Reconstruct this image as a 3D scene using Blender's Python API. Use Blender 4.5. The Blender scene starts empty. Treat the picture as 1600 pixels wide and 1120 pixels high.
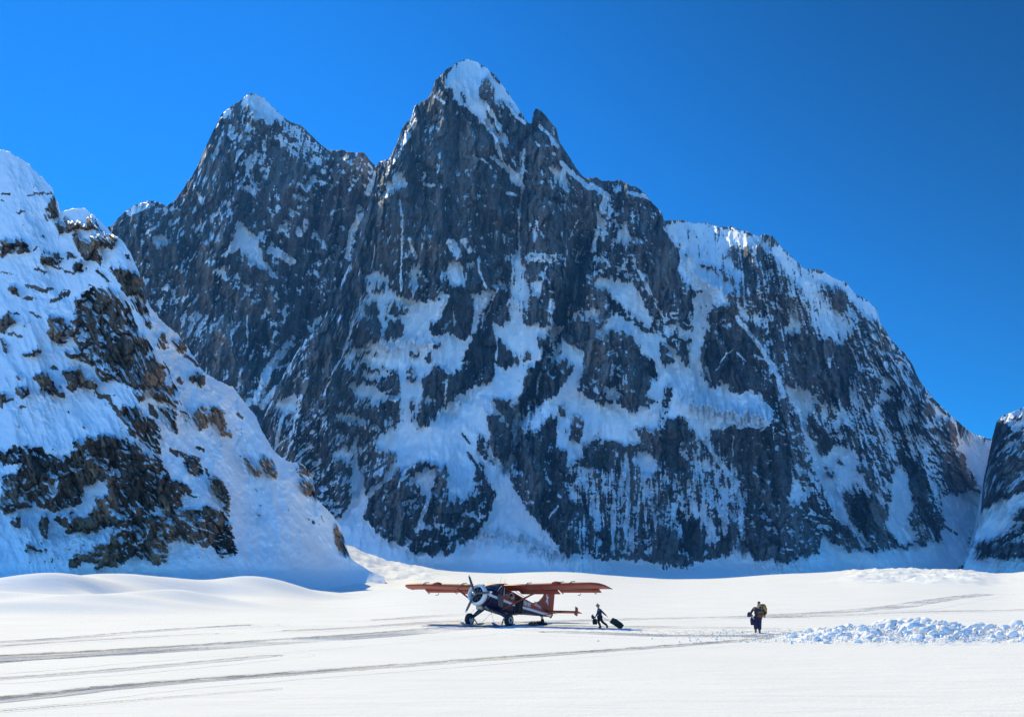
import bpy, bmesh, math, random
import numpy as np
from mathutils import Vector, Matrix, Euler

sc = bpy.context.scene
COL = sc.collection
R = math.radians

# ------------------------------------------------------------------ camera, sky, sun, exposure
EYE = 2.1                                   # camera height above the snow, metres
FPX = 1600.0                                # focal length in photo pixels (36 mm on 36 mm)
HOR = 925.0                                 # image row of the level horizon in the photo
cam = bpy.data.cameras.new("camera"); camo = bpy.data.objects.new("camera", cam); COL.objects.link(camo)
cam.sensor_width = 36; cam.lens = 36; cam.shift_y = (HOR - 560) / 1600
cam.clip_start = 0.2; cam.clip_end = 60000
camo.location = (0, 0, EYE); camo.rotation_euler = (R(90), 0, 0)
sc.camera = camo

SUN_EL, SUN_AZ = R(36), R(-30)              # azimuth from +Y towards +X
world = bpy.data.worlds.new("World"); sc.world = world; world.use_nodes = True
wn = world.node_tree.nodes; wl = world.node_tree.links
bg = wn["Background"]
sky = wn.new("ShaderNodeTexSky"); sky.sky_type = 'NISHITA'; sky.sun_disc = False
sky.sun_elevation = SUN_EL; sky.sun_rotation = SUN_AZ
sky.altitude = 1600; sky.air_density = 0.9; sky.dust_density = 0.0; sky.ozone_density = 6.0
v1 = wn.new("ShaderNodeVectorMath"); v1.operation = 'SCALE'; v1.inputs[3].default_value = 0.1
gm = wn.new("ShaderNodeGamma"); gm.inputs[1].default_value = 1.15
v2 = wn.new("ShaderNodeVectorMath"); v2.operation = 'MULTIPLY'; v2.inputs[1].default_value = (0.09 / 0.12, 0.75 / 0.12, 1.10 / 0.12)
wl.new(sky.outputs[0], v1.inputs[0]); wl.new(v1.outputs[0], gm.inputs[0]); wl.new(gm.outputs[0], v2.inputs[0])
# the clear sky is deepest well away from the sun, high to the right
tcw = wn.new("ShaderNodeTexCoord"); dk = Vector((math.sin(R(58)) * math.cos(R(42)), math.cos(R(58)) * math.cos(R(42)), math.sin(R(42))))
dt = wn.new("ShaderNodeVectorMath"); dt.operation = 'DOT_PRODUCT'; dt.inputs[1].default_value = dk
wl.new(tcw.outputs['Generated'], dt.inputs[0])
mr = wn.new("ShaderNodeMapRange"); mr.interpolation_type = 'SMOOTHSTEP'
for i_, v_ in enumerate((0, 0.50, 1.0, 1.0, 0.30)):
    if i_: mr.inputs[i_].default_value = v_
wl.new(dt.outputs['Value'], mr.inputs[0])
v3 = wn.new("ShaderNodeVectorMath"); v3.operation = 'SCALE'; wl.new(v2.outputs[0], v3.inputs[0]); wl.new(mr.outputs[0], v3.inputs[3])
# added fill: sky brightened behind and above left to lift the shaded faces
up_ = wn.new("ShaderNodeVectorMath"); up_.operation = 'DOT_PRODUCT'; up_.inputs[1].default_value = Vector((-0.50, -0.62, 0.60)).normalized()
wl.new(tcw.outputs['Generated'], up_.inputs[0])
m2_ = wn.new("ShaderNodeMapRange"); m2_.interpolation_type = 'SMOOTHSTEP'
for i_, v_ in enumerate((0, 0.0, 0.9, 0.0, 1.0)):
    if i_: m2_.inputs[i_].default_value = v_
wl.new(up_.outputs['Value'], m2_.inputs[0])
mx_ = wn.new("ShaderNodeMix"); mx_.data_type = 'RGBA'; wl.new(m2_.outputs[0], mx_.inputs[0])
mx_.inputs[6].default_value = (1, 1, 1, 1); mx_.inputs[7].default_value = (8.5, 2.3, 1.85, 1)
v4 = wn.new("ShaderNodeVectorMath"); v4.operation = 'MULTIPLY'; wl.new(v3.outputs[0], v4.inputs[0]); wl.new(mx_.outputs[2], v4.inputs[1])
wl.new(v4.outputs[0], bg.inputs['Color'])
bg.inputs['Strength'].default_value = 0.12

sl = bpy.data.lights.new("sun", 'SUN'); so = bpy.data.objects.new("sun", sl); COL.objects.link(so)
sl.energy = 3.0; sl.angle = R(0.53); sl.color = (1.0, 0.86, 0.48)
sdir = Vector((math.sin(SUN_AZ) * math.cos(SUN_EL), math.cos(SUN_AZ) * math.cos(SUN_EL), math.sin(SUN_EL)))
so.rotation_euler = sdir.to_track_quat('Z', 'Y').to_euler()
sc.view_settings.view_transform = 'Standard'; sc.view_settings.look = 'None'
sc.view_settings.exposure = 1.0; sc.view_settings.gamma = 1.0
sc.render.engine = 'CYCLES'
sc.cycles.use_denoising = True; sc.cycles.denoising_prefilter = 'NONE'
sc.cycles.max_bounces = 6; sc.cycles.diffuse_bounces = 4

# ------------------------------------------------------------------ noise in numpy
_rng = np.random.RandomState(7)
_P = _rng.permutation(256).astype(np.int32); _P = np.concatenate([_P, _P, _P])
_A = np.linspace(0, 2 * np.pi, 256, endpoint=False)
_GX, _GY = np.cos(_A).astype(np.float32), np.sin(_A).astype(np.float32)

def perlin(x, y, seed=0):
    xf, yf = np.floor(x), np.floor(y)
    xi, yi = xf.astype(np.int32) & 255, (yf.astype(np.int32) + seed * 37) & 255
    u, v = (x - xf).astype(np.float32), (y - yf).astype(np.float32)
    def g(ax, ay, dx, dy):
        h = _P[(_P[(xi + ax) & 255] + yi + ay) & 255]
        h = _P[(h + seed * 11) & 255]
        return _GX[h] * dx + _GY[h] * dy
    su, sv = u * u * u * (u * (u * 6 - 15) + 10), v * v * v * (v * (v * 6 - 15) + 10)
    a, b = g(0, 0, u, v), g(1, 0, u - 1, v)
    c, d = g(0, 1, u, v - 1), g(1, 1, u - 1, v - 1)
    return ((a + su * (b - a)) * (1 - sv) + (c + su * (d - c)) * sv) * 1.5

def fbm(x, y, o=4, seed=0, gain=0.5, ridged=False):
    r = 0; a = 1.0; t = 0
    for i in range(o):
        n = perlin(x * 2.03 ** i + 13.7 * i, y * 2.03 ** i - 7.1 * i, seed + i)
        if ridged: n = 1 - 2 * np.abs(n)
        r = r + a * n; t += a; a *= gain
    return r / t

_H = _rng.rand(4096).astype(np.float32)
def facets(x, y, seed=0):
    """broken rock: each cell a tilted plane; returns height, cell value, edge distance"""
    xi, yi = np.floor(x).astype(np.int32), np.floor(y).astype(np.int32)
    d1 = np.full(x.shape, 1e9, np.float32); d2 = d1.copy(); h = np.zeros(x.shape, np.float32); c = h.copy()
    for i in (-1, 0, 1):
        for j in (-1, 0, 1):
            q = (_P[(_P[(xi + i) & 255] + ((yi + j + seed * 37) & 255)) & 255].astype(np.int32) * 13 + seed * 101) & 4095
            dx = x - (xi + i + _H[q]); dy = y - (yi + j + _H[(q + 511) & 4095])
            d = (dx * dx + dy * dy).astype(np.float32)
            v = _H[(q + 1201) & 4095]
            hh = (v - 0.5) + 1.6 * ((_H[(q + 1777) & 4095] - 0.5) * dx + (_H[(q + 2333) & 4095] - 0.5) * dy)
            m = d < d1
            d2 = np.where(m, d1, np.minimum(d2, d)); h = np.where(m, hh, h); c = np.where(m, v, c); d1 = np.where(m, d, d1)
    return h, c, np.sqrt(d2) - np.sqrt(d1)

def sstep(x, a, b):
    t = np.clip((x - a) / (b - a), 0, 1); return t * t * (3 - 2 * t)

def blur(img, s, axis=None):
    if s <= 0: return img
    k = int(3 * s) + 1; w = np.exp(-0.5 * (np.arange(-k, k + 1) / s) ** 2); w /= w.sum()
    for ax in ((0, 1) if axis is None else (axis,)):
        p = [(0, 0), (0, 0)]; p[ax] = (k, k)
        q = np.pad(img, p, mode='edge')
        img = np.apply_along_axis(lambda m: np.convolve(m, w, mode='valid'), ax, q)
    return img

# ------------------------------------------------------------------ small mesh / node helpers
def link(o, parent=None):
    COL.objects.link(o)
    if parent is not None: o.parent = parent
    return o

def grid_mesh(name, X, Y, Z, mat, attrs=None, smooth=True):
    nr, nc = X.shape
    me = bpy.data.meshes.new(name)
    co = np.stack([X, Y, Z], -1).reshape(-1).astype(np.float32)
    idx = np.arange(nr * nc, dtype=np.int32).reshape(nr, nc)
    q = np.stack([idx[:-1, :-1], idx[:-1, 1:], idx[1:, 1:], idx[1:, :-1]], -1).reshape(-1)
    nf = (nr - 1) * (nc - 1)
    me.vertices.add(nr * nc); me.vertices.foreach_set("co", co)
    me.loops.add(nf * 4); me.loops.foreach_set("vertex_index", q)
    me.polygons.add(nf); me.polygons.foreach_set("loop_start", np.arange(nf, dtype=np.int32) * 4)
    me.polygons.foreach_set("use_smooth", np.full(nf, smooth))
    me.update(calc_edges=True)
    for k, v in (attrs or {}).items():
        a = me.attributes.new(k, 'FLOAT', 'POINT'); a.data.foreach_set("value", v.reshape(-1).astype(np.float32))
    me.materials.append(mat)
    return bpy.data.objects.new(name, me)

class NT:
    def __init__(s, name):
        s.m = bpy.data.materials.new(name); s.m.use_nodes = True
        s.n = s.m.node_tree.nodes; s.l = s.m.node_tree.links
        s.b = s.n["Principled BSDF"]
    def node(s, t, props=None, **ins):
        n = s.n.new(t)
        for k, v in (props or {}).items(): setattr(n, k, v)
        for k, v in ins.items():
            k = int(k[1:]) if k[0] == '_' and k[1:].isdigit() else k.replace('_', ' ')
            s.put(n.inputs[k], v)
        return n
    def put(s, sock, v):
        if isinstance(v, bpy.types.NodeSocket): s.l.new(v, sock)
        elif isinstance(v, bpy.types.Node): s.l.new(v.outputs[0], sock)
        else: sock.default_value = v
    def math(s, op, a, b=0.0, c=None, clamp=False):
        n = s.n.new("ShaderNodeMath"); n.operation = op; n.use_clamp = clamp
        s.put(n.inputs[0], a); s.put(n.inputs[1], b)
        if c is not None: s.put(n.inputs[2], c)
        return n.outputs[0]
    def noise(s, scale, detail=4, rough=0.55, map=None, dist=0.0, coord='Object'):
        tc = s.n.new("ShaderNodeTexCoord")
        v = tc.outputs[coord]
        if map is not None:
            mp = s.n.new("ShaderNodeMapping"); mp.inputs['Scale'].default_value = map
            s.l.new(v, mp.inputs[0]); v = mp.outputs[0]
        n = s.n.new("ShaderNodeTexNoise"); n.inputs['Scale'].default_value = scale
        n.inputs['Detail'].default_value = detail; n.inputs['Roughness'].default_value = rough
        n.inputs['Distortion'].default_value = dist
        s.l.new(v, n.inputs['Vector']); return n.outputs['Fac']
    def mix(s, f, a, b, blend='MIX'):
        n = s.n.new("ShaderNodeMix"); n.data_type = 'RGBA'; n.blend_type = blend
        s.put(n.inputs[0], f); s.put(n.inputs[6], a); s.put(n.inputs[7], b)
        return n.outputs[2]
    def ramp(s, f, stops):
        n = s.n.new("ShaderNodeValToRGB"); e = n.color_ramp.elements
        while len(e) < len(stops): e.new(0.5)
        for i, (p, c) in enumerate(stops):
            e[i].position = p; e[i].color = (*c, 1) if len(c) == 3 else c
        s.put(n.inputs[0], f); return n.outputs[0]
    def range(s, v, a, b, c=0.0, d=1.0, smooth=False):
        n = s.n.new("ShaderNodeMapRange")
        if smooth: n.interpolation_type = 'SMOOTHSTEP'
        for i, x in enumerate((v, a, b, c, d)): s.put(n.inputs[i], x)
        return n.outputs[0]
    def attr(s, name):
        n = s.n.new("ShaderNodeAttribute"); n.attribute_name = name; return n.outputs['Fac']
    def bump(s, h, strength, dist, normal=None):
        n = s.n.new("ShaderNodeBump"); s.put(n.inputs['Strength'], strength); s.put(n.inputs['Distance'], dist)
        s.put(n.inputs['Height'], h)
        if normal is not None: s.put(n.inputs['Normal'], normal)
        return n.outputs[0]
# ------------------------------------------------------------------ where snow lies on the faces
# Each row: map-sheet origin and scale, then shapes in that sheet's own units:
#   'p' value points   a patch;   'l' value width points   a streak.   value +1 deep snow ... -1 bare rock
MAIN = [
 (0, 0, 1.0, """
p -.28 1180,360 1400,460 1500,660 1500,870 1200,870 1190,620
p -.4 420,640 560,600 760,620 900,700 1180,700 1180,880 420,880
p -.15 1290,640 1480,640 1500,860 1300,860
p -.35 930,290 1040,330 1090,500 1000,560 930,480
"""),
 (550, 80, 2.666, """
p .9 370,110 400,75 440,48 475,28 510,38 560,68 600,100 640,155 680,210 705,262 690,262 660,230 630,200 620,235 600,215 600,150 585,120 545,120 530,150 540,190 560,225 555,260 600,310 640,370 600,350 560,310 520,270 500,240 470,225 440,210 410,160
l .6 14 560,225 600,290 625,350 600,400
l .5 12 630,190 670,260 720,300
l .5 14 520,230 545,290 590,340 610,400 625,450
p -.5 555,128 585,130 600,190 575,215 545,180
p -.6 440,165 475,180 470,205 445,195
p .9 550,420 600,430 640,470 680,500 700,470 722,400 712,505 700,548 672,545 650,500 620,480 600,450
l .9 7 722,410 712,520 700,640 695,760 700,860
l .5 10 345,190 385,215
l -.05 22 262,230 250,300 185,440
p .95 90,605 160,530 210,488 228,565 200,570 130,600
l .6 8 300,555 345,560
l .4 6 320,620 350,640
p .9 830,490 880,480 910,580 860,545
l .6 18 870,465 930,520 990,570
l .3 12 780,310 830,360 860,400
l .5 7 765,380 780,400
l .4 4 945,560 945,700 900,800 890,900
l .4 12 640,590 690,600
p .8 1010,670 1050,700 1060,720 1020,750
l .6 20 1000,560 1060,600 1030,680
l .5 16 1000,830 1020,760
p .95 1095,790 1140,705 1155,795 1130,810
p .8 1165,775 1235,775 1230,795 1175,800
l .6 14 1160,590 1240,610 1290,660
l .6 8 1030,840 1080,900
l .5 6 200,620 215,700 205,880 200,1000
l .5 10 240,780 265,860
p .8 230,890 290,900 280,960 260,1000 240,940
p .85 390,880 450,870 470,960 410,975
p .8 485,870 520,870 520,905 490,910
p -.1 740,700 800,690 800,760 720,780
l .3 40 410,800 440,850
l .3 24 470,790 490,830
"""),
 (400, 380, 4.666, """
l .6 5 865,0 870,60 830,200
p .8 740,180 790,215 830,235 800,245 750,220 720,190
p .95 850,210 930,205 970,240 985,290 900,290 860,300 850,340 800,360 820,300 810,250
l .7 8 890,290 890,340
l .7 8 960,290 965,340
l .6 7 1060,180 1060,380
l .6 14 1150,150 1150,400
p .8 1110,170 1200,180 1150,230
p .95 800,365 980,350 1150,405 1250,425 1320,400 1340,350 1385,345 1400,420 1340,510 1250,600 1250,645 1400,655 1493,680 1493,900 1390,900 1210,960 1200,1120 1050,1120 1050,960 1000,900 850,890 700,850 640,840 680,770 700,600 750,480
p -.9 800,430 890,425 900,520 860,530 790,520
p -.95 700,640 740,560 790,535 890,545 910,600 880,700 830,705 800,755 690,740
p -.95 960,540 1040,540 1070,640 1060,690 960,705 920,700
p -.85 990,430 1030,425 1060,520 980,520 960,480
p .0 1040,450 1130,450 1130,560 1080,620
p -.95 1260,600 1350,520 1400,600 1380,650 1290,645
p -.9 1390,420 1493,330 1493,660 1400,650 1370,500
p -.5 1110,800 1180,800 1180,830 1130,835
p -.6 1220,800 1280,780 1260,860 1230,880
p -.3 1250,680 1340,720 1330,790 1290,750
p -.1 690,790 860,780 900,800 780,830 700,830
p -.35 650,840 900,890 1040,900 1050,1100 880,1000 700,960 620,1000 620,900
p -.8 860,960 1050,960 1050,1080 920,1060 880,1000
p .8 760,920 900,930 990,930 880,975 780,960
p -.4 1080,895 1160,900 1160,1010 1100,1000
p -.95 1210,960 1300,890 1360,900 1330,1000 1370,1030 1370,1120 1230,1120 1215,1030
p .9 680,1010 760,1000 860,1020 960,1090 960,1120 740,1120 690,1060
p -.95 610,1010 680,1030 730,1120 610,1120
p -.9 1410,960 1493,880 1493,1120 1430,1120 1400,1030
p -1 720,0 860,150 800,210 730,180 780,300 740,430 700,560 640,760 580,880 490,1120 300,1120 450,700 600,500 640,300 720,150
l 1 8 780,370 740,500 690,620 665,740 620,850 560,950 510,1060 495,1120
p .8 440,900 490,895 490,930 430,920
p .8 345,970 410,960 360,1015
l .9 22 700,150 660,220
l .5 14 650,230 620,330
l .5 9 590,760 640,770
p .95 420,560 480,510 530,500 480,600 430,660 360,705 330,760 300,800 350,700 380,640
l .95 9 360,700 300,800 230,930 180,1010
l .6 7 630,530 600,600
"""),
 (700, 380, 4.666, """
p .9 0,130 60,110 100,150 80,190 0,190
p .95 20,290 90,200 130,250 140,320 60,300 10,310
p .8 150,130 210,120 205,180 150,190
l .4 10 225,90 230,200 280,330
p .95 200,480 200,380 260,340 320,300 320,360 250,500 240,600 160,720 60,900 0,980 0,670 60,670 130,700 190,590
p -.95 60,330 150,340 190,480 190,580 130,680 0,650 0,340
l .2 14 40,450 50,600
p .95 340,330 390,260 430,320 400,330 370,320
p -.95 350,340 400,325 450,400 440,480 400,600 320,580 290,520
l .95 9 370,320 320,430 265,550
p .4 460,300 510,60 560,70 570,400 540,580 430,590 460,400
l .8 16 520,70 530,200 500,400 500,560
l .6 10 480,120 470,280
p .9 600,240 660,240 680,380 640,390 600,370
l .5 8 720,160 690,250 700,380
l .2 40 760,420 740,580
l .2 60 600,100 760,110
p .95 310,600 540,580 720,590 830,590 830,640 700,800 600,900 560,960 530,1120 80,1120 180,1020 320,960 320,890 380,860 470,800 400,720
p -.8 650,660 690,670 680,750 650,740
p -.7 700,680 740,670 730,760 700,770
p -.3 470,800 550,800 550,880 470,890
p -.9 550,790 600,790 610,860 560,850
p -.95 210,640 340,640 400,740 460,790 460,900 330,890 260,880 160,830 170,740
l .6 6 360,680 360,860
p -.95 60,900 120,870 200,890 310,920 300,970 180,1010 110,1060 80,1120 0,1120 10,960
p -.95 850,600 960,570 960,700 930,740 870,740 840,690
p -1 960,100 1050,0 1060,180 1010,200 1000,420 900,480 860,560 880,300
l .8 10 980,20 930,130
l .6 6 900,430 870,530
p .95 740,860 800,730 840,700 860,740 950,740 1000,800 1000,930 960,1000 900,1050 850,1120 790,1120 900,940 900,870 860,850
p -.85 700,980 760,890 870,860 910,920 870,1040 790,1100 700,1100 690,1040
p -.95 530,1000 600,950 680,870 700,900 640,1060 620,1120 530,1120
l .5 12 740,800 660,980 640,1100
p .9 870,560 930,490 990,500 960,530
p .95 1060,60 1130,90 1150,130 1070,90
p .95 1050,290 1100,240 1200,260 1330,270 1400,380 1450,470 1493,560 1493,620 1400,540 1300,480 1210,400 1120,320
p -.6 1020,360 1200,340 1210,420 1150,520 1010,440
p .8 1010,500 1100,460 1100,520 1010,560
p .95 1160,560 1230,490 1330,580 1450,640 1493,680 1493,820 1400,720 1300,650 1200,620 1160,680 1080,670
p -.55 1050,700 1200,620 1290,660 1400,780 1493,830 1493,1120 1010,1120 1000,880 1040,800
p .8 1080,650 1150,650 1140,690 1090,680
p .6 1130,1060 1180,1040 1240,1050 1240,1120 1140,1120
l .3 20 1200,860 1190,1000
l .4 12 1220,170 1300,200
l .3 8 1340,80 1400,230 1470,370
p -.7 960,560 1000,560 1060,640 1040,780 980,780 960,700
"""),
 (400, 600, 3.734, """
p .95 90,160 150,80 240,60 250,100 200,160 170,170
l .7 16 160,170 140,260 110,390
l .5 6 250,150 200,330 180,440
l .4 5 240,250 220,400
l .95 10 100,100 60,170 20,230
l .6 6 415,0 380,110
p .95 550,0 700,0 820,60 840,90 760,70 640,60 590,40
p -.9 690,0 840,0 840,60 760,50
p .95 460,190 500,155 560,180 610,200 620,220 560,215 520,200
p .9 620,120 660,85 700,90 650,130
p .9 640,200 700,220 740,270 670,250
p -.4 430,240 740,270 800,440 760,520 630,620 630,700 520,750 460,740 350,640 380,560 420,430
p .9 570,300 590,270 590,400 630,620 600,680 540,720 560,600 550,480
p .6 440,400 550,370 540,440 470,460
p -.4 735,90 830,90 830,250 750,260
p -.85 610,130 740,90 740,260 640,200
p .95 680,320 740,270 900,250 1000,250 1060,160 1120,110 1195,100 1195,420 1150,400 1100,480 1010,460 900,460 840,490 790,540 700,620 640,680 620,760 560,770 470,810 460,790 530,740 610,650 760,530 800,460 850,410 740,390
p .95 850,0 900,0 880,130 900,250 840,250
p .95 920,0 960,0 940,150 920,260 900,250 930,140
p -.85 960,120 1050,60 1120,110 1060,160 1000,240 930,250
p .6 990,70 1050,60 1040,110 980,120
l .9 12 1110,0 1100,110
p -.75 620,740 650,670 740,610 800,510 900,460 960,480 1000,470 1130,480 1150,420 1140,470 1060,580 1000,640 960,760 900,860 830,930 790,900 720,890 690,840 640,790
p .9 900,530 1000,480 1060,500 1050,600 1010,690 985,640
p .1 870,580 900,540 985,640 960,660
p .9 870,680 900,640 930,640 880,710
l .5 16 880,480 830,600
l .5 12 760,620 740,680
p -.55 980,800 1020,720 1060,680 1195,680 1195,930 1100,980 1000,980 960,900
l .8 20 1000,700 940,860
"""),
 (700, 600, 3.734, """
p .97 0,120 60,60 420,20 430,250 380,480 330,480 250,440 200,460 100,400 0,420
p .95 430,260 500,130 600,60 740,0 810,80 880,110 1020,110 1070,160 1195,140 1195,380 1110,350 930,330 850,330 790,370 740,440 700,480 650,380 610,340 520,260
p .9 0,420 120,400 170,490 150,600 100,660 0,680
p -.9 265,90 350,85 390,150 385,240 340,210 300,170
p -.8 210,190 240,150 300,180 320,220 380,250 370,400 340,460 270,420 240,330 250,260
p .9 240,130 310,150 310,175 240,170
p -.5 160,290 220,290 240,380 200,450 170,370
l -.8 14 120,400 170,490 210,560 240,700
l -.7 12 85,290 130,350
p -.6 150,600 270,590 260,680 240,730 200,700 120,760
p -.55 0,680 60,670 150,640 130,720 120,780 150,830 130,880 60,920 0,970
p .8 40,830 120,780 100,810 40,880
p .97 200,460 330,470 370,520 400,620 450,700 520,790 580,860 700,980 800,1010 1195,1040 1195,1120 0,1120 0,990 150,900 230,780 250,700 280,620 220,560
p -.7 380,480 400,340 480,270 540,250 560,190 600,180 650,200 620,340 700,400 690,560 730,640 740,760 680,830 790,880 780,980 700,1000 640,960 570,850 520,790 450,690 440,620 400,630 370,540
p -.7 640,130 680,120 680,180 650,180
p -.4 690,250 740,180 800,180 790,280 740,340 700,300
p .9 640,290 720,310 720,360 640,370
p .08 700,480 760,450 980,520 1110,400 1195,480 1195,980 980,1000 780,1000 740,760 700,600
p -.9 860,285 900,290 890,320 860,320
p -.9 800,400 850,340 930,345 980,380 980,520 900,500 830,480 770,450
p -.6 820,810 860,840 850,970 830,960
p -.7 880,840 960,850 970,980 880,990
p -.6 1110,800 1150,830 1150,1000 1110,990
p -.5 1080,420 1110,480 1120,700 1080,640
l -.5 12 790,640 820,780
l .8 14 1040,400 1050,600 1040,900
p -.8 1090,250 1195,280 1195,380 1130,385 1120,310
p .9 1110,390 1195,400 1195,470 1120,470
l .8 12 570,540 600,580
l .8 14 640,650 660,660
l .7 6 640,710 580,790
"""),
 (1000, 340, 4.0, """
p .5 160,30 300,18 400,30 640,80 750,110 790,95 850,145 950,245 1050,325 1120,325 1280,395 1280,470 1200,430 1130,400 1080,400 1130,470 1200,600 1280,740 1240,790 1100,640 1040,500 960,400 880,320 820,200 760,200 680,290 640,260 560,200 540,170 560,250 620,330 660,460 700,560 640,500 560,410 450,300 350,280 280,220 240,190 200,130 170,90
p -.3 560,170 720,180 760,200 720,330 660,360 600,260
p .05 480,310 560,340 640,440 720,560 800,700 700,660 600,600 580,460
p -.3 700,300 820,200 900,330 960,430 980,560 900,700 800,600 720,450
p 1 245,205 330,270 450,330 560,410 580,460 550,480 560,540 500,560 460,540 390,470 300,400 250,340
p .6 940,540 980,620 1040,720 920,710
p .5 1060,520 1140,640 1240,780 1200,780 1100,680 1050,600
p -.8 960,720 1080,740 1200,800 1280,800 1280,1120 1150,1000 1100,1120 950,980 940,850
p -.5 840,700 960,730 950,980 870,900
p -.9 0,0 140,0 150,70 230,170 245,250 245,400 200,480 100,420 0,300 0,150
p .95 0,115 50,130 0,150
l .8 12 150,70 200,130 235,180
p -.6 0,300 100,420 200,480 180,620 160,660 80,600 0,450
l .6 6 0,330 80,500 160,660
p .8 0,500 40,560 30,640 0,640
p -.6 250,380 340,460 330,560 280,640 250,520
p .8 350,470 410,480 380,640 440,640 400,760 380,800 410,900 420,1000 340,960 300,900 310,700 350,600
p .8 410,490 480,590 430,570 420,640 390,640
p .3 160,660 260,640 310,700 280,770 170,740
p .97 60,720 150,750 200,800 290,920 380,1000 500,1060 580,1092 700,1092 740,1120 0,1120 100,1000 0,830 0,720
p -.9 110,800 170,800 220,910 190,940 120,870
p -.7 0,840 60,870 100,960 70,1040 0,1120
p -.2 160,760 230,780 290,900 240,860
p -1 430,560 480,590 500,560 580,545 600,620 660,640 700,720 712,860 710,1090 600,1090 520,1060 440,1040 400,900 390,790 440,780 410,700 450,650
p .8 510,645 545,650 570,680 530,680
l .5 5 580,820 520,880 470,960
l .5 5 600,840 660,900
p .7 490,1010 550,1030 570,1085 500,1060
l .7 10 415,930 440,1020
l .5 26 600,620 700,740 760,820 830,930 880,1060 900,1120
l .5 10 720,860 800,900
p .7 900,1040 960,1060 1050,1070 1090,1120 930,1120
l .5 10 1190,880 1190,940
"""),
 (1000, 600, 3.734, """
p 1 200,0 400,0 560,50 660,48 760,120 760,200 700,240 560,240 400,270 420,320 330,300 250,180 0,270 0,110 60,130 120,60
p -.5 130,0 200,20 190,100 130,190 130,270 100,250
p -.8 190,200 240,200 240,250 200,250
p -.9 420,320 490,290 560,300 700,270 770,210 830,300 850,390 880,480 880,660 800,700 700,740 640,760 620,640 600,500 540,440 480,430
l .8 10 640,240 740,240 700,270
l .5 8 545,300 540,420
l .6 7 770,250 780,340
l .3 6 660,510 760,580
l .6 14 700,720 720,700
p .8 860,390 890,420 900,520 960,620 900,700 870,700 890,600 880,480
p -.8 600,860 700,740 800,690 820,800 810,1050 720,1050 640,1000 590,930
p -.45 840,720 1000,640 1070,700 1070,980 1000,990 900,1000 830,900
p -.6 830,300 960,310 970,400 900,440 850,370
p -.4 770,140 850,130 960,260 900,300 830,280
p .1 900,440 1000,480 1080,620 1060,700 960,640 900,520
p .12 250,300 400,330 540,450 620,640 560,800 540,870 400,950 360,900 300,600 200,440
p .05 0,480 80,530 300,560 400,800 380,960 100,860 0,820
l .95 22 350,280 440,420 540,560 590,680 590,800 600,900
p -.6 120,250 180,270 240,400 300,520 340,560 270,540 200,450 130,360
p -.6 230,260 280,290 330,380 300,440 250,340
p -.4 330,270 400,360 470,470 420,460
p -.8 0,280 100,260 110,300 80,330 160,500 120,470 60,390 0,380
p .9 0,390 50,400 100,470 80,530 0,480
p -.5 70,520 150,560 200,680 150,700 110,800 90,700
p -.85 110,830 190,850 230,950 180,1050 140,1060 100,1000
p -.85 270,720 330,830 370,990 280,1000 240,900
p -.75 400,950 480,890 560,840 560,900 540,970 460,1020 400,1020
p -.8 555,810 590,800 590,880 560,900
p -.6 0,850 40,850 30,960 0,980
p -.8 430,750 460,740 460,790 435,790
p .5 860,30 980,30 1040,60 1040,130 1000,150 980,230 1000,300 1070,440 1040,500 1000,460 960,250 900,150
p -.5 1040,0 1195,0 1195,200 1100,180 1050,120
p -.8 1030,260 1100,290 1150,390 1130,440 1070,400
p .8 1140,350 1195,350 1195,900 1130,780 1060,560 1040,500 1080,430 1140,440
p -.85 1085,460 1155,520 1150,550 1090,510
p -.6 1100,740 1195,830 1195,950 1110,890
p .97 0,1020 130,1060 200,1080 330,1040 450,1030 520,990 570,950 620,980 700,1040 760,1050 860,1040 900,1010 1060,1000 1060,850 1110,900 1195,960 1195,1120 0,1120
"""),
 (1280, 420, 4.666, """
p .55 0,200 80,300 180,300 240,440 160,550 120,470 50,420 0,350
p .85 130,80 200,100 260,185 350,230 420,310 447,385 400,370 340,330 280,270 210,220 180,150 100,100
p .7 0,20 100,80 60,130 20,60
p -.85 90,190 200,170 200,260 140,300 90,270
p .8 440,560 490,610 450,610
p .8 320,660 360,690 340,710
p .8 570,680 600,640 640,700 590,730
p .9 85,640 95,720 70,700
p .7 420,720 500,790 560,850 450,860
p .6 220,780 270,900 330,1020 270,1010 230,900
p .7 440,880 520,920 560,980 430,960
l .6 10 400,1000 430,1060 460,1120
l .5 8 320,1000 400,1100
l .4 6 200,500 260,640 320,760
p .95 830,960 880,1000 940,1060 980,1110 890,1120 860,1060
p .7 590,960 640,1060 660,1120 590,1100
p -.8 0,560 200,560 220,800 240,1000 180,1120 60,1000 0,800
l .5 12 190,300 250,420
l .5 14 460,480 520,520
l .4 10 560,620 660,700
l .5 10 700,850 740,960
"""),
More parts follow.
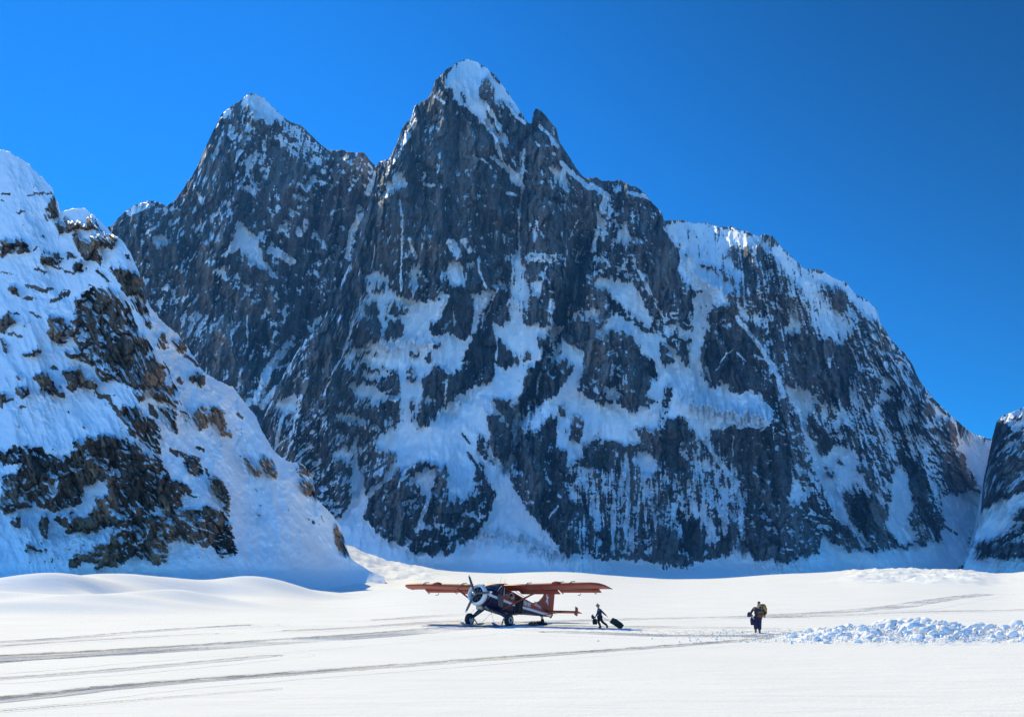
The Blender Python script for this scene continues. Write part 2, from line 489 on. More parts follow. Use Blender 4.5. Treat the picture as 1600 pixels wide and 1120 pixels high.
 (1280, 620, 4.0, """
p .25 20,0 180,60 200,180 160,240 60,200 0,150
p -.8 0,200 60,230 110,350 90,390 30,350 0,320
p .85 90,290 240,330 260,380 240,460 300,560 400,640 420,680 300,580 200,500 200,600 180,740 250,840 340,940 280,900 180,800 80,720 60,560 20,480 0,440 40,400
p -.85 40,420 120,490 100,510 50,480
p -.9 120,405 160,405 155,430 125,425
p .0 200,150 330,180 440,380 300,340
p -.25 260,360 440,400 440,640 340,560 260,470
p -.7 150,580 240,570 300,600 420,700 430,800 460,880 430,960 380,950 370,880 250,830 200,760
p .75 480,420 540,470 560,600 590,700 560,800 620,900 470,900 440,800 450,640
l .4 30 340,80 430,260 470,380
p -.7 500,350 560,370 640,420 690,560 690,680 640,700 590,640 560,520
p -.7 680,700 740,720 780,860 680,910 640,760
p .3 560,180 640,220 720,370 780,600 790,740 740,700 700,560 620,380 560,300
p -.55 600,0 720,60 770,250 780,360 700,330 600,160
p -.85 360,20 480,20 480,180 400,120
p .97 720,30 770,100 870,180 1090,250 1120,400 1040,560 960,560 900,380 870,300 780,280 780,360 740,220
p -.75 760,140 830,140 875,200 870,300 800,270 750,210
p .97 780,600 1000,590 1100,700 900,900 760,900 790,760
p -.8 750,370 790,370 900,360 920,440 1010,575 960,580 860,600 790,560 770,460
l -.3 14 780,800 860,860
p -.7 20,560 60,700 160,800 170,950 30,850
p 1 0,840 160,970 380,970 470,950 780,910 900,880 1000,960 1280,1020 1280,1120 0,1120
"""),
 (0, 0, 1.0, """
p 1 380,760 460,800 540,808 565,806 590,832 618,845 640,858 670,868 700,866 730,852 800,846 840,862 880,874 960,880 1040,888 1100,884 1170,868 1230,880 1290,866 1340,862 1420,862 1640,862 1640,960 380,960
"""),
]
WEST = [
 (160, 140, 4.308, """
p .8 980,25 1080,45 1120,85 1120,300 1060,200 1000,130 930,100 940,60
p .8 820,140 880,130 870,190 820,200
p .8 830,260 890,230 890,270
p .85 720,430 770,390 790,400 760,440
l .8 14 790,330 760,420
p -.1 850,280 1120,300 1120,620 1000,600 880,400
p .8 890,690 950,620 1000,650 1030,720 980,700 940,660
l .5 10 970,500 1000,620 1060,680
p .97 840,1040 880,1000 910,880 960,900 1040,1000 1080,1100 1050,1120 1000,1040 920,1040 880,1090 820,1090
p .85 735,830 770,780 770,835
p .85 790,760 830,740 850,790
p .8 320,1000 390,960 460,1000 400,1060 340,1050
p .8 360,815 430,810 500,760 430,830
p .7 600,950 660,890 740,840 640,940
l .7 14 290,970 360,930
p .7 640,540 670,580 630,560
p .6 210,870 250,920 220,915
l .5 20 640,690 680,770
p .8 600,690 630,690 625,710
p .8 620,820 670,795 640,830
l .2 50 180,830 300,770
"""),
 (380, 140, 4.308, """
p .85 0,120 30,25 140,45 220,125 270,190 340,245 300,280 230,200 160,160 100,130 40,60 20,130
p .8 130,250 210,180 220,260 270,350 240,340 200,280 150,290
p -.1 0,130 220,200 400,260 560,400 560,480 450,540 300,420 150,300 0,400
p .8 320,380 350,400 330,420
p .7 520,550 590,470 600,490 540,560
p .8 410,600 480,570 470,640 410,670
p .9 360,720 400,685 430,725
p .8 310,820 350,780 370,840
p .85 220,910 320,870 320,920
l -.05 50 360,620 380,700
l -.05 30 510,760 500,860
p .97 0,900 60,980 110,1050 140,1120 0,1120
l .7 30 890,560 830,700
l .85 40 790,850 730,960 700,1120
p .9 800,930 830,980 800,980
l .4 10 640,800 600,830
l .2 60 420,900 380,960
"""),
 (200, 380, 4.307, """
p .97 640,50 700,0 840,0 880,40 920,100 960,160 1000,250 920,160 860,140 810,110 850,80 780,20 720,60
p .9 580,190 620,120 650,190
p .8 670,200 710,220 690,235
p .6 730,190 800,260 820,310 780,310
p .5 960,100 1030,140 970,120
l .2 60 1000,60 1100,120
p -.15 330,500 520,420 500,640 400,640
l .5 5 690,430 700,700
l .5 5 800,480 800,700
l .6 6 770,850 740,980
l .0 40 250,300 300,320
l .0 30 1050,250 1060,330
p .8 1130,300 1160,320 1140,330
l .4 60 1080,680 950,850 870,1060
l .9 40 900,1100 1000,970
l -.05 90 1000,640 1090,660
p .8 1210,560 1292,440 1292,500 1230,600
p .8 60,150 90,140 80,160
p -.1 130,380 260,360 280,560 200,480
"""),
]
NEAR = [
 (0, 220, 4.665, """
p -.95 345,480 400,410 425,450 425,520 375,570 350,510
p -.7 300,520 370,580 360,590
p -.8 400,600 450,595 560,605 640,620 660,650 600,640 510,650 430,660
p -.95 640,570 680,570 730,640 720,655 660,620
p -.9 740,665 780,670 820,740 810,765 740,730
p -.7 785,660 860,720 830,735
p -.9 540,700 580,700 600,735 660,740 670,700 740,710 740,880 720,890 660,860 600,830 550,760
p -.9 0,745 50,740 130,770 130,725 190,730 190,770 130,810 50,790 0,825
p -.7 290,820 380,810 450,810 450,860 330,885 290,880
p -.6 460,790 540,790 530,830 480,840
l -.7 16 250,930 320,960
l -.6 14 370,910 460,940 550,980
p -.8 520,890 580,870 570,960 540,960
l -.7 20 700,940 760,980 790,1030
p -.7 590,910 640,950 600,960
p -.97 800,930 880,900 930,930 1055,1020 1055,1120 900,1100 860,1020
l -.7 16 910,840 960,850 980,900
l -.8 11 250,390 320,385 380,375
l -.7 10 190,400 240,400
l -.7 10 20,385 60,385
l -.7 8 0,430 20,440
p -.8 60,1050 130,1060 120,1110
l -.7 16 200,1055 300,1090 390,1085
l -.6 12 320,690 340,720
l -.6 10 230,790 270,765
l -.3 10 120,520 200,520
l -.5 8 10,965 70,970
"""),
 (0, 440, 4.666, """
p -.97 870,0 1055,0 1055,120 1000,90 930,80
p -.85 920,120 1000,130 1060,180 1100,220 1050,225 980,190
p -.4 540,120 620,60 720,50 850,90 920,160 950,260 1010,340 1080,440 1160,540 1190,690 1180,760 1060,780 1040,860 930,760 830,690 740,720 690,610 590,540 540,420 520,330 560,250
p -.9 750,380 900,390 940,450 980,600 900,660 830,600 740,480
p -.9 740,100 830,180 940,300 850,330 740,200
p -.9 1010,430 1110,470 1160,560 1190,690 1120,780 1050,740 1040,600
p .9 1060,500 1150,530 1130,560 1070,540
p -.7 1120,790 1240,780 1270,860 1190,870 1110,840
p -.8 1150,930 1280,920 1310,1060 1310,1110 1220,980
p -.8 640,30 700,60 620,60
l -.7 28 370,150 430,110 490,75
p -.85 370,270 480,270 500,370 440,440 360,410
p -.8 470,500 580,510 560,560 500,550
p -.95 0,260 60,240 100,300 30,370 0,380
p -.7 60,20 140,30 100,90
l -.7 24 170,115 240,130
l -.7 14 200,30 290,50 380,55
p -.6 150,300 220,300 200,320
l -.6 20 80,385 160,400
p -.7 0,410 60,440 20,490
p -.85 150,545 200,505 300,480 310,500 230,540
p -.6 240,680 320,650 400,740 450,760 440,800 360,810 250,730
p -.6 130,670 160,720 150,730
p -.8 450,660 520,660 600,640 620,700 700,720 720,780 640,760 560,760 510,780
p -.9 130,790 260,800 260,830 160,830
p -.8 0,800 40,820 30,880 0,880
l -.6 18 40,880 110,860
l -.4 18 370,620 420,640
l -.6 14 600,570 650,600
l -.75 32 700,820 800,840 850,920 880,980
p -.7 890,900 960,900 1080,980 1160,1060 1160,1120 970,1120 900,1010
p -.85 1040,300 1120,320 1100,345 1060,335
p -.6 1160,360 1230,400 1200,480 1280,510 1180,470 1150,420
p -.85 1250,400 1340,430 1370,530 1300,500
l -.8 24 1370,550 1440,620
l -.8 24 1400,710 1470,740
l -.7 12 1220,600 1240,700
l -.6 20 1320,700 1330,740
p -.6 1410,1000 1493,900 1493,1060 1440,1060
l -.6 14 80,230 140,230
l -.6 16 240,230 300,265
l -.5 12 490,955 510,960
l -.4 40 1080,900 1120,980
"""),
 (0, 660, 4.666, """
p -.75 0,190 120,160 200,200 290,150 300,220 420,240 500,270 530,150 640,180 600,120 770,100 1020,160 1040,230 1150,240 1250,400 1330,480 1320,610 1240,650 1230,870 1190,1000 1100,1020 1060,990 900,990 830,1010 820,1040 640,1000 550,1040 480,1040 490,980 640,950 780,880 860,790 750,740 640,790 500,800 470,740 380,700 560,600 500,580 360,620 160,600 180,540 80,420 0,400
p -1 900,380 1100,320 1230,400 1310,520 1240,640 1100,620 900,560
p -1 620,130 760,110 1010,180 1000,300 850,330 720,220
p .9 0,310 120,260 170,250 100,350 0,380
p .95 640,430 740,420 820,340 890,350 880,380 790,390 770,500 680,620 620,670 530,710 500,700 580,560
p .9 330,330 400,380 500,340 540,300 585,310 520,350 420,400 360,380
p .9 700,240 780,300 820,340 780,340 700,270
p .9 190,580 290,600 300,840 240,770
p .9 300,610 400,640 500,580 560,600 480,650 360,680
p .9 320,440 380,430 430,500 380,510
l .8 20 420,500 430,440
p .85 490,930 620,950 760,800 740,830 640,910 560,920 500,900 560,870
p .8 650,1000 740,940 780,960 700,990
p .8 860,800 960,880 1040,890 1000,900 900,860
p .8 1070,650 1120,580 1140,600 1210,640 1150,670
p .7 940,600 1020,700 970,660
l .9 12 1080,780 1060,870 980,890
p .7 750,740 840,750 840,770 780,760
p .7 1080,420 1120,430 1110,460
p -.7 80,680 160,700 150,740 80,730
p -.6 190,900 270,940 210,935
p -.25 0,430 170,440 200,520 200,600 100,640 0,640
p -.8 280,660 360,710 330,840 300,820
p -.7 1240,690 1340,640 1440,620 1493,620 1493,900 1400,880 1300,850 1240,870
p -.7 920,0 1150,0 1170,180 1130,230 1020,120
p -.8 1340,270 1400,260 1460,320 1460,380 1400,370
p -.6 1290,430 1330,440 1380,500 1330,500
p -.6 690,1040 760,1030 740,1070 680,1070
l -.6 14 1420,185 1470,195
"""),
 (260, 560, 3.294, """
p -.9 130,95 195,75 200,110 185,135 140,115
p -.8 65,100 95,100 90,125 70,120
p -.85 215,260 290,260 300,330 335,390 290,380 230,310
p -.7 145,290 170,250 215,290 205,345 150,330
p -.8 0,260 50,260 70,380 70,400 30,350
p -.7 0,140 40,150 40,230 0,220
p -.7 410,545 430,520 495,590 480,600
p -.85 470,505 540,520 565,570 545,610 500,560
p -.6 605,545 640,550 640,575
p -.3 660,550 740,570 750,620 690,600
p -.9 700,630 755,640 765,710 720,680
l -.7 8 740,830 765,850
p -.7 850,870 895,870 925,1000 920,1010 880,990 860,950
p -.8 90,530 130,520 175,550 175,600 110,570
p -.7 250,600 290,640 320,740 320,820 280,720 230,630
l -.7 14 210,570 220,610
p -.75 20,790 140,770 200,740 290,790 350,870 350,980 310,1010 270,1020 220,970 90,930 20,940 0,950 0,800
p -.8 0,600 40,650 80,700 70,750 0,790
l -.5 30 60,640 130,690
l -.6 12 150,455 180,470
l -.4 16 360,280 380,300
l -.2 30 20,480 160,520
"""),
]
EAST = [
 (1280, 620, 4.0, """
p .9 1110,130 1280,60 1500,0 1500,190 1280,190 1200,180 1150,150
p -.6 1200,130 1280,110 1280,140 1210,160
p -.97 1110,180 1190,180 1110,320 1060,340
p .6 1110,330 1200,250 1280,200 1500,160 1500,250 1280,280 1180,320 1100,380
p .97 1000,700 1160,640 1270,570 1500,500 1500,700 1280,700 1190,820 1130,880 1000,920 960,930
p -.6 1240,690 1500,690 1500,830 1280,830 1150,900 1020,920 1130,880 1190,820
p .8 1190,830 1280,740 1290,770 1200,850
p .9 1100,920 1280,850 1500,850 1500,900 1280,900 1120,940
p -.8 1020,970 1120,930 1280,900 1500,900 1500,990 1280,1000 1100,1000
p 1 900,1005 1500,1005 1500,1120 900,1120 900,900 1000,960
"""),
]
# rock colour patches, one with the cleft's shade painted in: 't' lightness shift, 'w' warmth, same sheets
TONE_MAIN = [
 (700, 380, 4.666, "p -.45 960,60 1050,-40 1060,180 1010,300 1000,420 900,500 860,600 780,760 650,1000 620,1120 560,1120 640,900 760,700 840,560 870,380 920,180"),  # darkens the diagonal cleft, its shade put into the rock tone
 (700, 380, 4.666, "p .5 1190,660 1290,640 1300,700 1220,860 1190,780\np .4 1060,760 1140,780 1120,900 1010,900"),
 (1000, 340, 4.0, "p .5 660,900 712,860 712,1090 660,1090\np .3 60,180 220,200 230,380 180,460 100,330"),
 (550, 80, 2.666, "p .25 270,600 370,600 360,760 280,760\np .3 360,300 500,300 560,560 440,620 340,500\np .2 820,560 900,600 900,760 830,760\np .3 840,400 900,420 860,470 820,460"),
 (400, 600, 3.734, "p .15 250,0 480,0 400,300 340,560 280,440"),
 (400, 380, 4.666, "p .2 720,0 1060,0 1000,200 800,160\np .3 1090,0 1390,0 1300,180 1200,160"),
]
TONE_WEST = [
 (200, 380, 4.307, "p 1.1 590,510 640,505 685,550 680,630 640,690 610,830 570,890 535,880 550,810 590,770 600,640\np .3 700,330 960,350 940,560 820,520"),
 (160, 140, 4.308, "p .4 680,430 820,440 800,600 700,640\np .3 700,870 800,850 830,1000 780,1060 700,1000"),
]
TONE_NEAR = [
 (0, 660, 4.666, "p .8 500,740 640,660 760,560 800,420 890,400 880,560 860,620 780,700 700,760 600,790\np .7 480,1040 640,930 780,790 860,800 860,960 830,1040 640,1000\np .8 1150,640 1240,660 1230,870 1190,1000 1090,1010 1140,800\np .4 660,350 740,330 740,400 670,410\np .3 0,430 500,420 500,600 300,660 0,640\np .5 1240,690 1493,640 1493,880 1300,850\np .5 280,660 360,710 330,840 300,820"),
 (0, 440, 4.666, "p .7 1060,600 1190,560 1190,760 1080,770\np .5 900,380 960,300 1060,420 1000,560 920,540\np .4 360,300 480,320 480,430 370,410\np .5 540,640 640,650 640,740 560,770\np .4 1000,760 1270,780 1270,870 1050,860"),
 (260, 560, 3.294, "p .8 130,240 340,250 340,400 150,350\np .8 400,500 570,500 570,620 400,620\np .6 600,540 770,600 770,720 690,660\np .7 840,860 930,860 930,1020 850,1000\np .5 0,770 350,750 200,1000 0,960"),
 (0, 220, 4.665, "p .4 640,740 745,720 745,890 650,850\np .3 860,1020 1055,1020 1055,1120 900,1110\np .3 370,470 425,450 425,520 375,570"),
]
FLUTE_MAIN = [(0, 0, 1.0, """
p 1 885,730 1010,700 1150,700 1180,860 1140,880 900,870
p .9 1000,720 1060,660 1150,690 1165,800 1150,870 1000,880
p .9 1040,345 1190,365 1340,460 1360,560 1280,520 1200,470 1150,470 1090,400 1050,370
p .8 1170,470 1300,560 1420,620 1500,870 1330,870 1290,700 1190,620
p .8 560,640 620,640 680,600 680,680 600,680
p .7 790,400 840,400 840,520 790,520
p .5 560,280 900,280 880,420 560,420
""")]
RIDGE_MAIN = "380,720 408,662 432,607 443,586 464,549 475,528 494,519 507,496 520,468 537,434 552,398 563,349 575,322 584,295 590,254 600,252 608,249 621,222 629,200 642,185 649,164 666,157 674,144 681,125 689,117 700,107 715,97 728,92 741,95 760,106 775,119 790,140 805,161 816,179 826,194 831,192 833,178 837,170 846,174 859,189 869,200 874,221 887,241 901,264 914,279 932,277 942,284 970,282 985,291 992,290 1006,301 1022,320 1034,331 1037,345 1041,345 1064,343 1086,350 1103,348 1121,354 1143,355 1171,364 1186,370 1195,365 1207,370 1221,386 1236,400 1257,420 1282,422 1303,434 1321,441 1339,461 1357,470 1370,482 1375,503 1382,514 1393,532 1411,550 1425,568 1434,589 1446,607 1464,628 1482,646 1500,662 1518,676 1550,687 1600,690 1700,640"
RIDGE_WEST = "60,420 120,370 173,353 191,335 209,321 232,313 248,316 259,323 275,312 291,287 305,267 318,237 332,207 346,180 355,171 373,160 391,145 412,153 432,173 450,189 473,198 491,216 514,236 528,235 551,238 569,239 580,253 620,290 680,330"
RIDGE_NEAR = "-900,90 -500,130 -250,165 -120,205 -40,225 0,234 15,237 30,247 45,256 54,267 71,282 82,294 86,309 91,318 92,334 97,331 116,326 131,325 146,337 161,350 176,365 191,376 204,395 210,410 223,436 227,462 236,481 255,504 277,522 292,541 309,567 319,582 345,597 364,605 380,626 399,649 411,676 430,707 450,721 473,725 488,742 494,777 515,800 531,820 539,847 548,872 575,890 600,902"
RIDGE_EAST = "1440,920 1480,905 1510,875 1522,845 1532,800 1535,780 1537,747 1543,723 1551,681 1557,659 1567,650 1583,643 1600,636 1660,600 1760,560 1900,520"
# ------------------------------------------------------------------ materials of rock and snow
def mountain_mat(name, dark, light, warm, unit):
    t = NT(name)
    n1 = t.noise(1 / (unit * 0.45), 5, 0.68, map=(1, 1, 0.6))
    n2 = t.noise(1 / (unit * 6), 6, 0.6, map=(1, 1, 0.35))
    n3 = t.noise(1 / (unit * 1.6), 5, 0.7, map=(1.2, 1.2, 0.12), dist=0.6)
    s = t.math('ADD', t.attr('snow'), t.math('MULTIPLY', t.math('SUBTRACT', n1, 0.5), 1.1))
    fac = t.range(s, -0.045, 0.045, smooth=True)
    n4 = t.noise(1 / (unit * 0.55), 4, 0.65, map=(1.2, 1.2, 0.07), dist=0.3)
    streak = t.math('ADD', t.math('MULTIPLY', t.range(n3, 0.36, 0.66, 0.0, 1.0), 0.6), t.math('MULTIPLY', t.range(n4, 0.38, 0.62), 0.55))
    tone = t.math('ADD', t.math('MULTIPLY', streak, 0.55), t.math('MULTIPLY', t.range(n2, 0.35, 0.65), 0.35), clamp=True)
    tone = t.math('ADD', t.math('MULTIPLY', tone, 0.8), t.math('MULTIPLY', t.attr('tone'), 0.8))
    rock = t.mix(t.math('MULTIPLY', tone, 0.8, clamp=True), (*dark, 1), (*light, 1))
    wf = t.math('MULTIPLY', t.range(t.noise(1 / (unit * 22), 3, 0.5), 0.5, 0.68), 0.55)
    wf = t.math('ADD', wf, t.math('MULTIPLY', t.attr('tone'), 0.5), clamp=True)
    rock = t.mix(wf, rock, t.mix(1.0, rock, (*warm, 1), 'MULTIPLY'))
    # rime and thin ice films near the snow's edge
    rime = t.range(s, -0.65, 0.0, 0.0, 0.10)
    rock = t.mix(rime, rock, (0.6, 0.63, 0.68, 1))
    snowc = t.mix(t.range(t.noise(1 / (unit * 9), 4, 0.6), 0.3, 0.7), (0.86, 0.89, 0.94, 1), (0.92, 0.94, 0.97, 1))
    t.put(t.b.inputs['Base Color'], t.mix(fac, rock, snowc))
    t.put(t.b.inputs['Roughness'], t.range(fac, 0, 1, 0.85, 0.6))
    t.b.inputs['Specular IOR Level'].default_value = 0.25
    h = t.math('MULTIPLY', t.noise(1 / (unit * 0.7), 5, 0.7, map=(1.3, 1.3, 0.5)), t.range(fac, 0, 1, 1.0, 0.03))
    t.put(t.b.inputs['Normal'], t.bump(h, 0.9, unit * 0.9))
    return t.m

def snow_mat(name, tracked=False):
    t = NT(name)
    c = t.mix(t.range(t.noise(0.12, 5, 0.6), 0.3, 0.7), (0.84, 0.84, 0.83, 1), (0.90, 0.90, 0.89, 1))
    t.b.inputs['Roughness'].default_value = 0.9
    t.b.inputs['Specular IOR Level'].default_value = 0.06
    fine = t.noise(7.0, 5, 0.7)
    wind = t.noise(0.7, 5, 0.6, map=(0.45, 1.8, 1.0), dist=0.5)
    h = t.math('ADD', t.math('MULTIPLY', fine, 0.30), wind)
    nrm = t.bump(h, 0.5, 0.13)
    if tracked:
        cx = t.node("ShaderNodeCombineXYZ", X=t.math('MULTIPLY', t.attr('ta'), 0.16), Y=t.math('MULTIPLY', t.attr('ts'), t.math('MULTIPLY', t.math('ADD', t.attr('tg'), 0.35), 2.2)))
        n1 = t.node("ShaderNodeTexNoise", Vector=cx, Scale=1.0, Detail=3.0, Roughness=0.6).outputs['Fac']
        cy = t.node("ShaderNodeCombineXYZ", X=t.math('MULTIPLY', t.attr('ta'), 1.3), Y=t.math('MULTIPLY', t.attr('ts'), t.math('MULTIPLY', t.math('ADD', t.attr('tg'), 0.5), 5.0)))
        n2 = t.node("ShaderNodeTexNoise", Vector=cy, Scale=1.0, Detail=5.0, Roughness=0.6).outputs['Fac']
        edge = t.math('ADD', t.math('ABSOLUTE', t.attr('ts')), t.math('MULTIPLY', t.math('SUBTRACT', n2, 0.5), 0.9))
        patch = t.range(t.noise(0.10, 3, 0.5), 0.35, 0.6, 0.2, 1.0)
        w = t.math('MULTIPLY', t.math('MULTIPLY', t.range(edge, 1.0, 0.75, smooth=True), t.attr('td')), patch)
        hh = t.math('MULTIPLY', t.math('ADD', n1, t.math('MULTIPLY', n2, 0.45)), w)
        nrm = t.bump(hh, 1.0, 1.3, nrm)
        tr = t.math('MULTIPLY', t.attr('tr'), t.noise(2.2, 4, 0.65, map=(0.8, 0.5, 1)))
        nrm = t.bump(tr, 1.0, 0.55, nrm)
        c = t.mix(t.math('MULTIPLY', t.math('MULTIPLY', w, t.range(t.math('ADD', n1, t.math('MULTIPLY', n2, 0.4)), 0.64, 0.74)), 0.75), c, (0.46, 0.54, 0.74, 1))   # darker, bluer streaks along the tracks
    t.put(t.b.inputs['Base Color'], c)
    t.put(t.b.inputs['Normal'], nrm)
    return t.m

# ------------------------------------------------------------------ painting the snow cover on a 1-unit raster
def pts(s): return np.array([[float(v) for v in p.split(',')] for p in s.split()], dtype=np.float64)

class Raster:
    def __init__(s, x0, x1, y0, y1, base):
        s.x0, s.y0 = x0, y0; s.w, s.h = int(x1 - x0), int(y1 - y0)
        s.f = np.full((s.h, s.w), base, dtype=np.float64)
    def poly(s, P, val):
        a, b = np.floor(P.min(0)).astype(int) - 1, np.ceil(P.max(0)).astype(int) + 2
        i0, i1 = max(a[0] - s.x0, 0), min(b[0] - s.x0, s.w); j0, j1 = max(a[1] - s.y0, 0), min(b[1] - s.y0, s.h)
        if i1 <= i0 or j1 <= j0: return
        xs = np.arange(i0, i1) + s.x0 + 0.5; ys = np.arange(j0, j1) + s.y0 + 0.5
        X, Y = np.meshgrid(xs, ys); ins = np.zeros(X.shape, bool)
        Q = np.roll(P, -1, 0)
        for (x1, y1), (x2, y2) in zip(P, Q):
            if y1 == y2: continue
            c = ((y1 > Y) != (y2 > Y)) & (X < (x2 - x1) * (Y - y1) / (y2 - y1) + x1)
            ins ^= c
        s.f[j0:j1, i0:i1][ins] = val
    def dist(s, P, pad):
        a, b = np.floor(P.min(0) - pad).astype(int), np.ceil(P.max(0) + pad).astype(int) + 1
        i0, i1 = max(a[0] - s.x0, 0), min(b[0] - s.x0, s.w); j0, j1 = max(a[1] - s.y0, 0), min(b[1] - s.y0, s.h)
        if i1 <= i0 or j1 <= j0: return None
        X, Y = np.meshgrid(np.arange(i0, i1) + s.x0 + 0.5, np.arange(j0, j1) + s.y0 + 0.5)
        D = np.full(X.shape, 1e9)
        for (x1, y1), (x2, y2) in zip(P[:-1], P[1:]):
            L = max((x2 - x1) ** 2 + (y2 - y1) ** 2, 1e-9)
            t = np.clip(((X - x1) * (x2 - x1) + (Y - y1) * (y2 - y1)) / L, 0, 1)
            D = np.minimum(D, np.hypot(X - x1 - t * (x2 - x1), Y - y1 - t * (y2 - y1)))
        return (slice(j0, j1), slice(i0, i1)), D
    def line(s, P, val, w):
        r = s.dist(P, w)
        if r: s.f[r[0]][r[1] < max(w / 2, 0.9)] = val
    def ridge(s, P, amp, w):
        r = s.dist(P, w * 3)
        if r: s.f[r[0]] += amp * (1.5 * np.exp(-1.25 * r[1] / w) * sstep(3 * w - r[1], 0, w) if amp < 0 else np.exp(-(r[1] / w) ** 2))
    def draw(s, sheets, kinds='pl'):
        for ox, oy, k, txt in sheets:
            for ln in txt.strip().splitlines():
                a = ln.split(' ', 2)
                if a[0] not in kinds: continue
                if a[0] == 'p':
                    s.poly(pts(a[2]) / k + (ox, oy), float(a[1]))
                elif a[0] == 'l':
                    w, rest = a[2].split(' ', 1)
                    s.line(pts(rest) / k + (ox, oy), float(a[1]), float(w) / k)
        return s
    def sample(s, X, Y, f=None):
        f = s.f if f is None else f
        x = np.clip(X - s.x0 - 0.5, 0, s.w - 1.001); y = np.clip(Y - s.y0 - 0.5, 0, s.h - 1.001)
        i, j = x.astype(int), y.astype(int); u, v = x - i, y - j
        return (f[j, i] * (1 - u) + f[j, i + 1] * u) * (1 - v) + (f[j + 1, i] * (1 - u) + f[j + 1, i + 1] * u) * v

def face(name, mat, ridge, x0, x1, dx, base, dy, base_depth, base_snow, snow, tone, relief, steep, soft,
         lean=lambda px, py: 0 * px, scale=1.0, crag=1.0, back=1.0, warp=1.0, jag=1.7, apron=None, fleck=1.0, edge=2.6, ledge=1.0, big_a=78, mid_a=26, drip=0.6, flute=[], shift=0.0, tone0=0.0, tall=1.0, fs=1.0, nz=1.0):
    """A mountain side: columns across, rows up the fall line, true distance growing with every metre climbed."""
    px = np.arange(x0, x1 + dx, dx)
    rp = pts(ridge); rp[:, 1] = rp[:, 1]
    rt = np.interp(px, rp[:, 0], rp[:, 1])
    rt = rt + jag * (1.6 * fbm(px / 9.0, px * 0 + 3.3, 4, 5, 0.6) + 0.8 * fbm(px / 2.5, px * 0 + 8.1, 2, 9))
    bp = base(px) if callable(base) else np.full(px.shape, float(base))
    nr = int((bp - rt).max() / dy)
    v = np.linspace(0, 1, nr)[:, None]
    kk = np.hanning(61); kk /= kk.sum(); rts = np.convolve(np.pad(rt, 30, mode='edge'), kk, 'valid')
    PX = np.repeat(px[None], nr, 0); PY = bp[None] + v * (rts - bp)[None] + (rt - rts)[None] * v ** 7
    ras = Raster(int(x0) - 20, int(x1) + 20, int(rt.min()) - 20, int(bp.max()) + 20, base_snow).draw(snow, 'p')
    ras.f = blur(ras.f, edge); F1 = ras.f
    lr = Raster(ras.x0, ras.x0 + ras.w, ras.y0, ras.y0 + ras.h, -9.0).draw(snow, 'l')
    lm = blur((lr.f > -8) * 1.0, 0.8); lv = blur(np.where(lr.f > -8, lr.f, 0.0), 0.8)
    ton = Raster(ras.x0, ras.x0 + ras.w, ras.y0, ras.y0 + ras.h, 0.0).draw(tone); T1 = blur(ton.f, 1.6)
    k = lean(PX, PY)
    SX = PX - k * (PY - 500)                                # fall line coordinate
    fl_ = Raster(ras.x0, ras.x0 + ras.w, ras.y0, ras.y0 + ras.h, 0.0).draw(flute); FL = fl_.sample(PX, PY, blur(fl_.f, 8))
    if apron is not None: FL = FL * (1 - sstep(PY, apron[0] - 14, apron[0] + 2))
    jx = 7.0 * fbm(PX / 26, PY / 26, 4, 1, 0.6); jy = 7.0 * fbm(PX / 26 + 40, PY / 26, 4, 2, 0.6)
    f1, c1, e1 = facets((SX + jx) / (30 * fs), (PY + jy) / (62 * fs * tall), 1)
    f2, c2, e2 = facets((SX + jx) / (12 * fs) + PY / 160, (PY + jy) / (21 * fs * tall), 2)
    f3, c3, e3 = facets((SX + 0.5 * jx) / (5.0 * fs) + PY / 60, (PY + 0.5 * jy) / (7.0 * fs * (0.5 + 0.5 * tall)) - SX / 50, 3)
    wx = warp * (0.8 * jx + 6.0 * (c2 - 0.5) + 3.2 * (c3 - 0.5)); wy = warp * (0.8 * jy + 5.0 * f2 + 3.5 * f3)
    wy = wy + drip * 16 * fbm(SX / 4.2, PY / 90.0, 3, 7, 0.6)
    F = ras.sample(PX + wx, PY + wy, F1)
    s1 = fbm(SX / 7.0, PY / 34.0, 4, 11, 0.62)
    s2 = fbm(SX / 2.6, PY / 15.0, 3, 17, 0.6)
    led = fbm(PX / 9.0 + PY / 30.0, PY / 3.2 - PX / 14.0, 3, 23, 0.6)
    blob = fbm(PX / 30.0, PY / 30.0, 4, 29, 0.55)
    spk = fbm(PX / 3.0, PY / 2.6, 3, 31, 0.65)
    big = fbm(SX / 70.0, PY / 150.0, 4, 41, 0.5, ridged=True)
    mid = fbm(SX / 16.0, PY / 42.0, 4, 47, 0.55, ridged=True)
    fin = fbm(SX / 4.5, PY / 6.5, 3, 53, 0.6)
    soft_s = sstep(F + 0.6 * s1 + 0.4 * blob, -0.3, 0.5)
    rock = 1 - soft_s
    lw = 0.42 if fs == 1.0 else 1.1; lx, ly = PX + lw * wx, PY + 0.4 * lw * wy; LM, LV = ras.sample(lx, ly, lm), ras.sample(lx, ly, lv)
    # distance: steep on rock, gentler on snow, integrated up each column
    Fs = blur(np.clip(ras.f, -1, 1), 9)
    cot_r, cot_s = 1 / math.tan(R(steep)), 1 / math.tan(R(soft))
    gx = np.arange(ras.w) + ras.x0 + 0.5; gy = np.arange(ras.h) + ras.y0 + 0.5
    cot = cot_r + (cot_s - cot_r) * sstep(Fs, -0.8, 0.9)
    gb = base(gx) if callable(base) else np.full(gx.shape, float(base))
    if apron is not None:
        ap = sstep(gy, apron[0], apron[1])[:, None]
        cot = cot * (1 - ap) + ap / math.tan(R(apron[2]))
    cot = cot * (gy[:, None] < gb[None])
    ln = np.cumsum(cot[::-1], axis=0)[::-1] / FPX
    ln = blur(np.log(base_depth(gx))[None] + ln, 14, axis=1)
    lnY = ras.sample(PX, PY, ln)
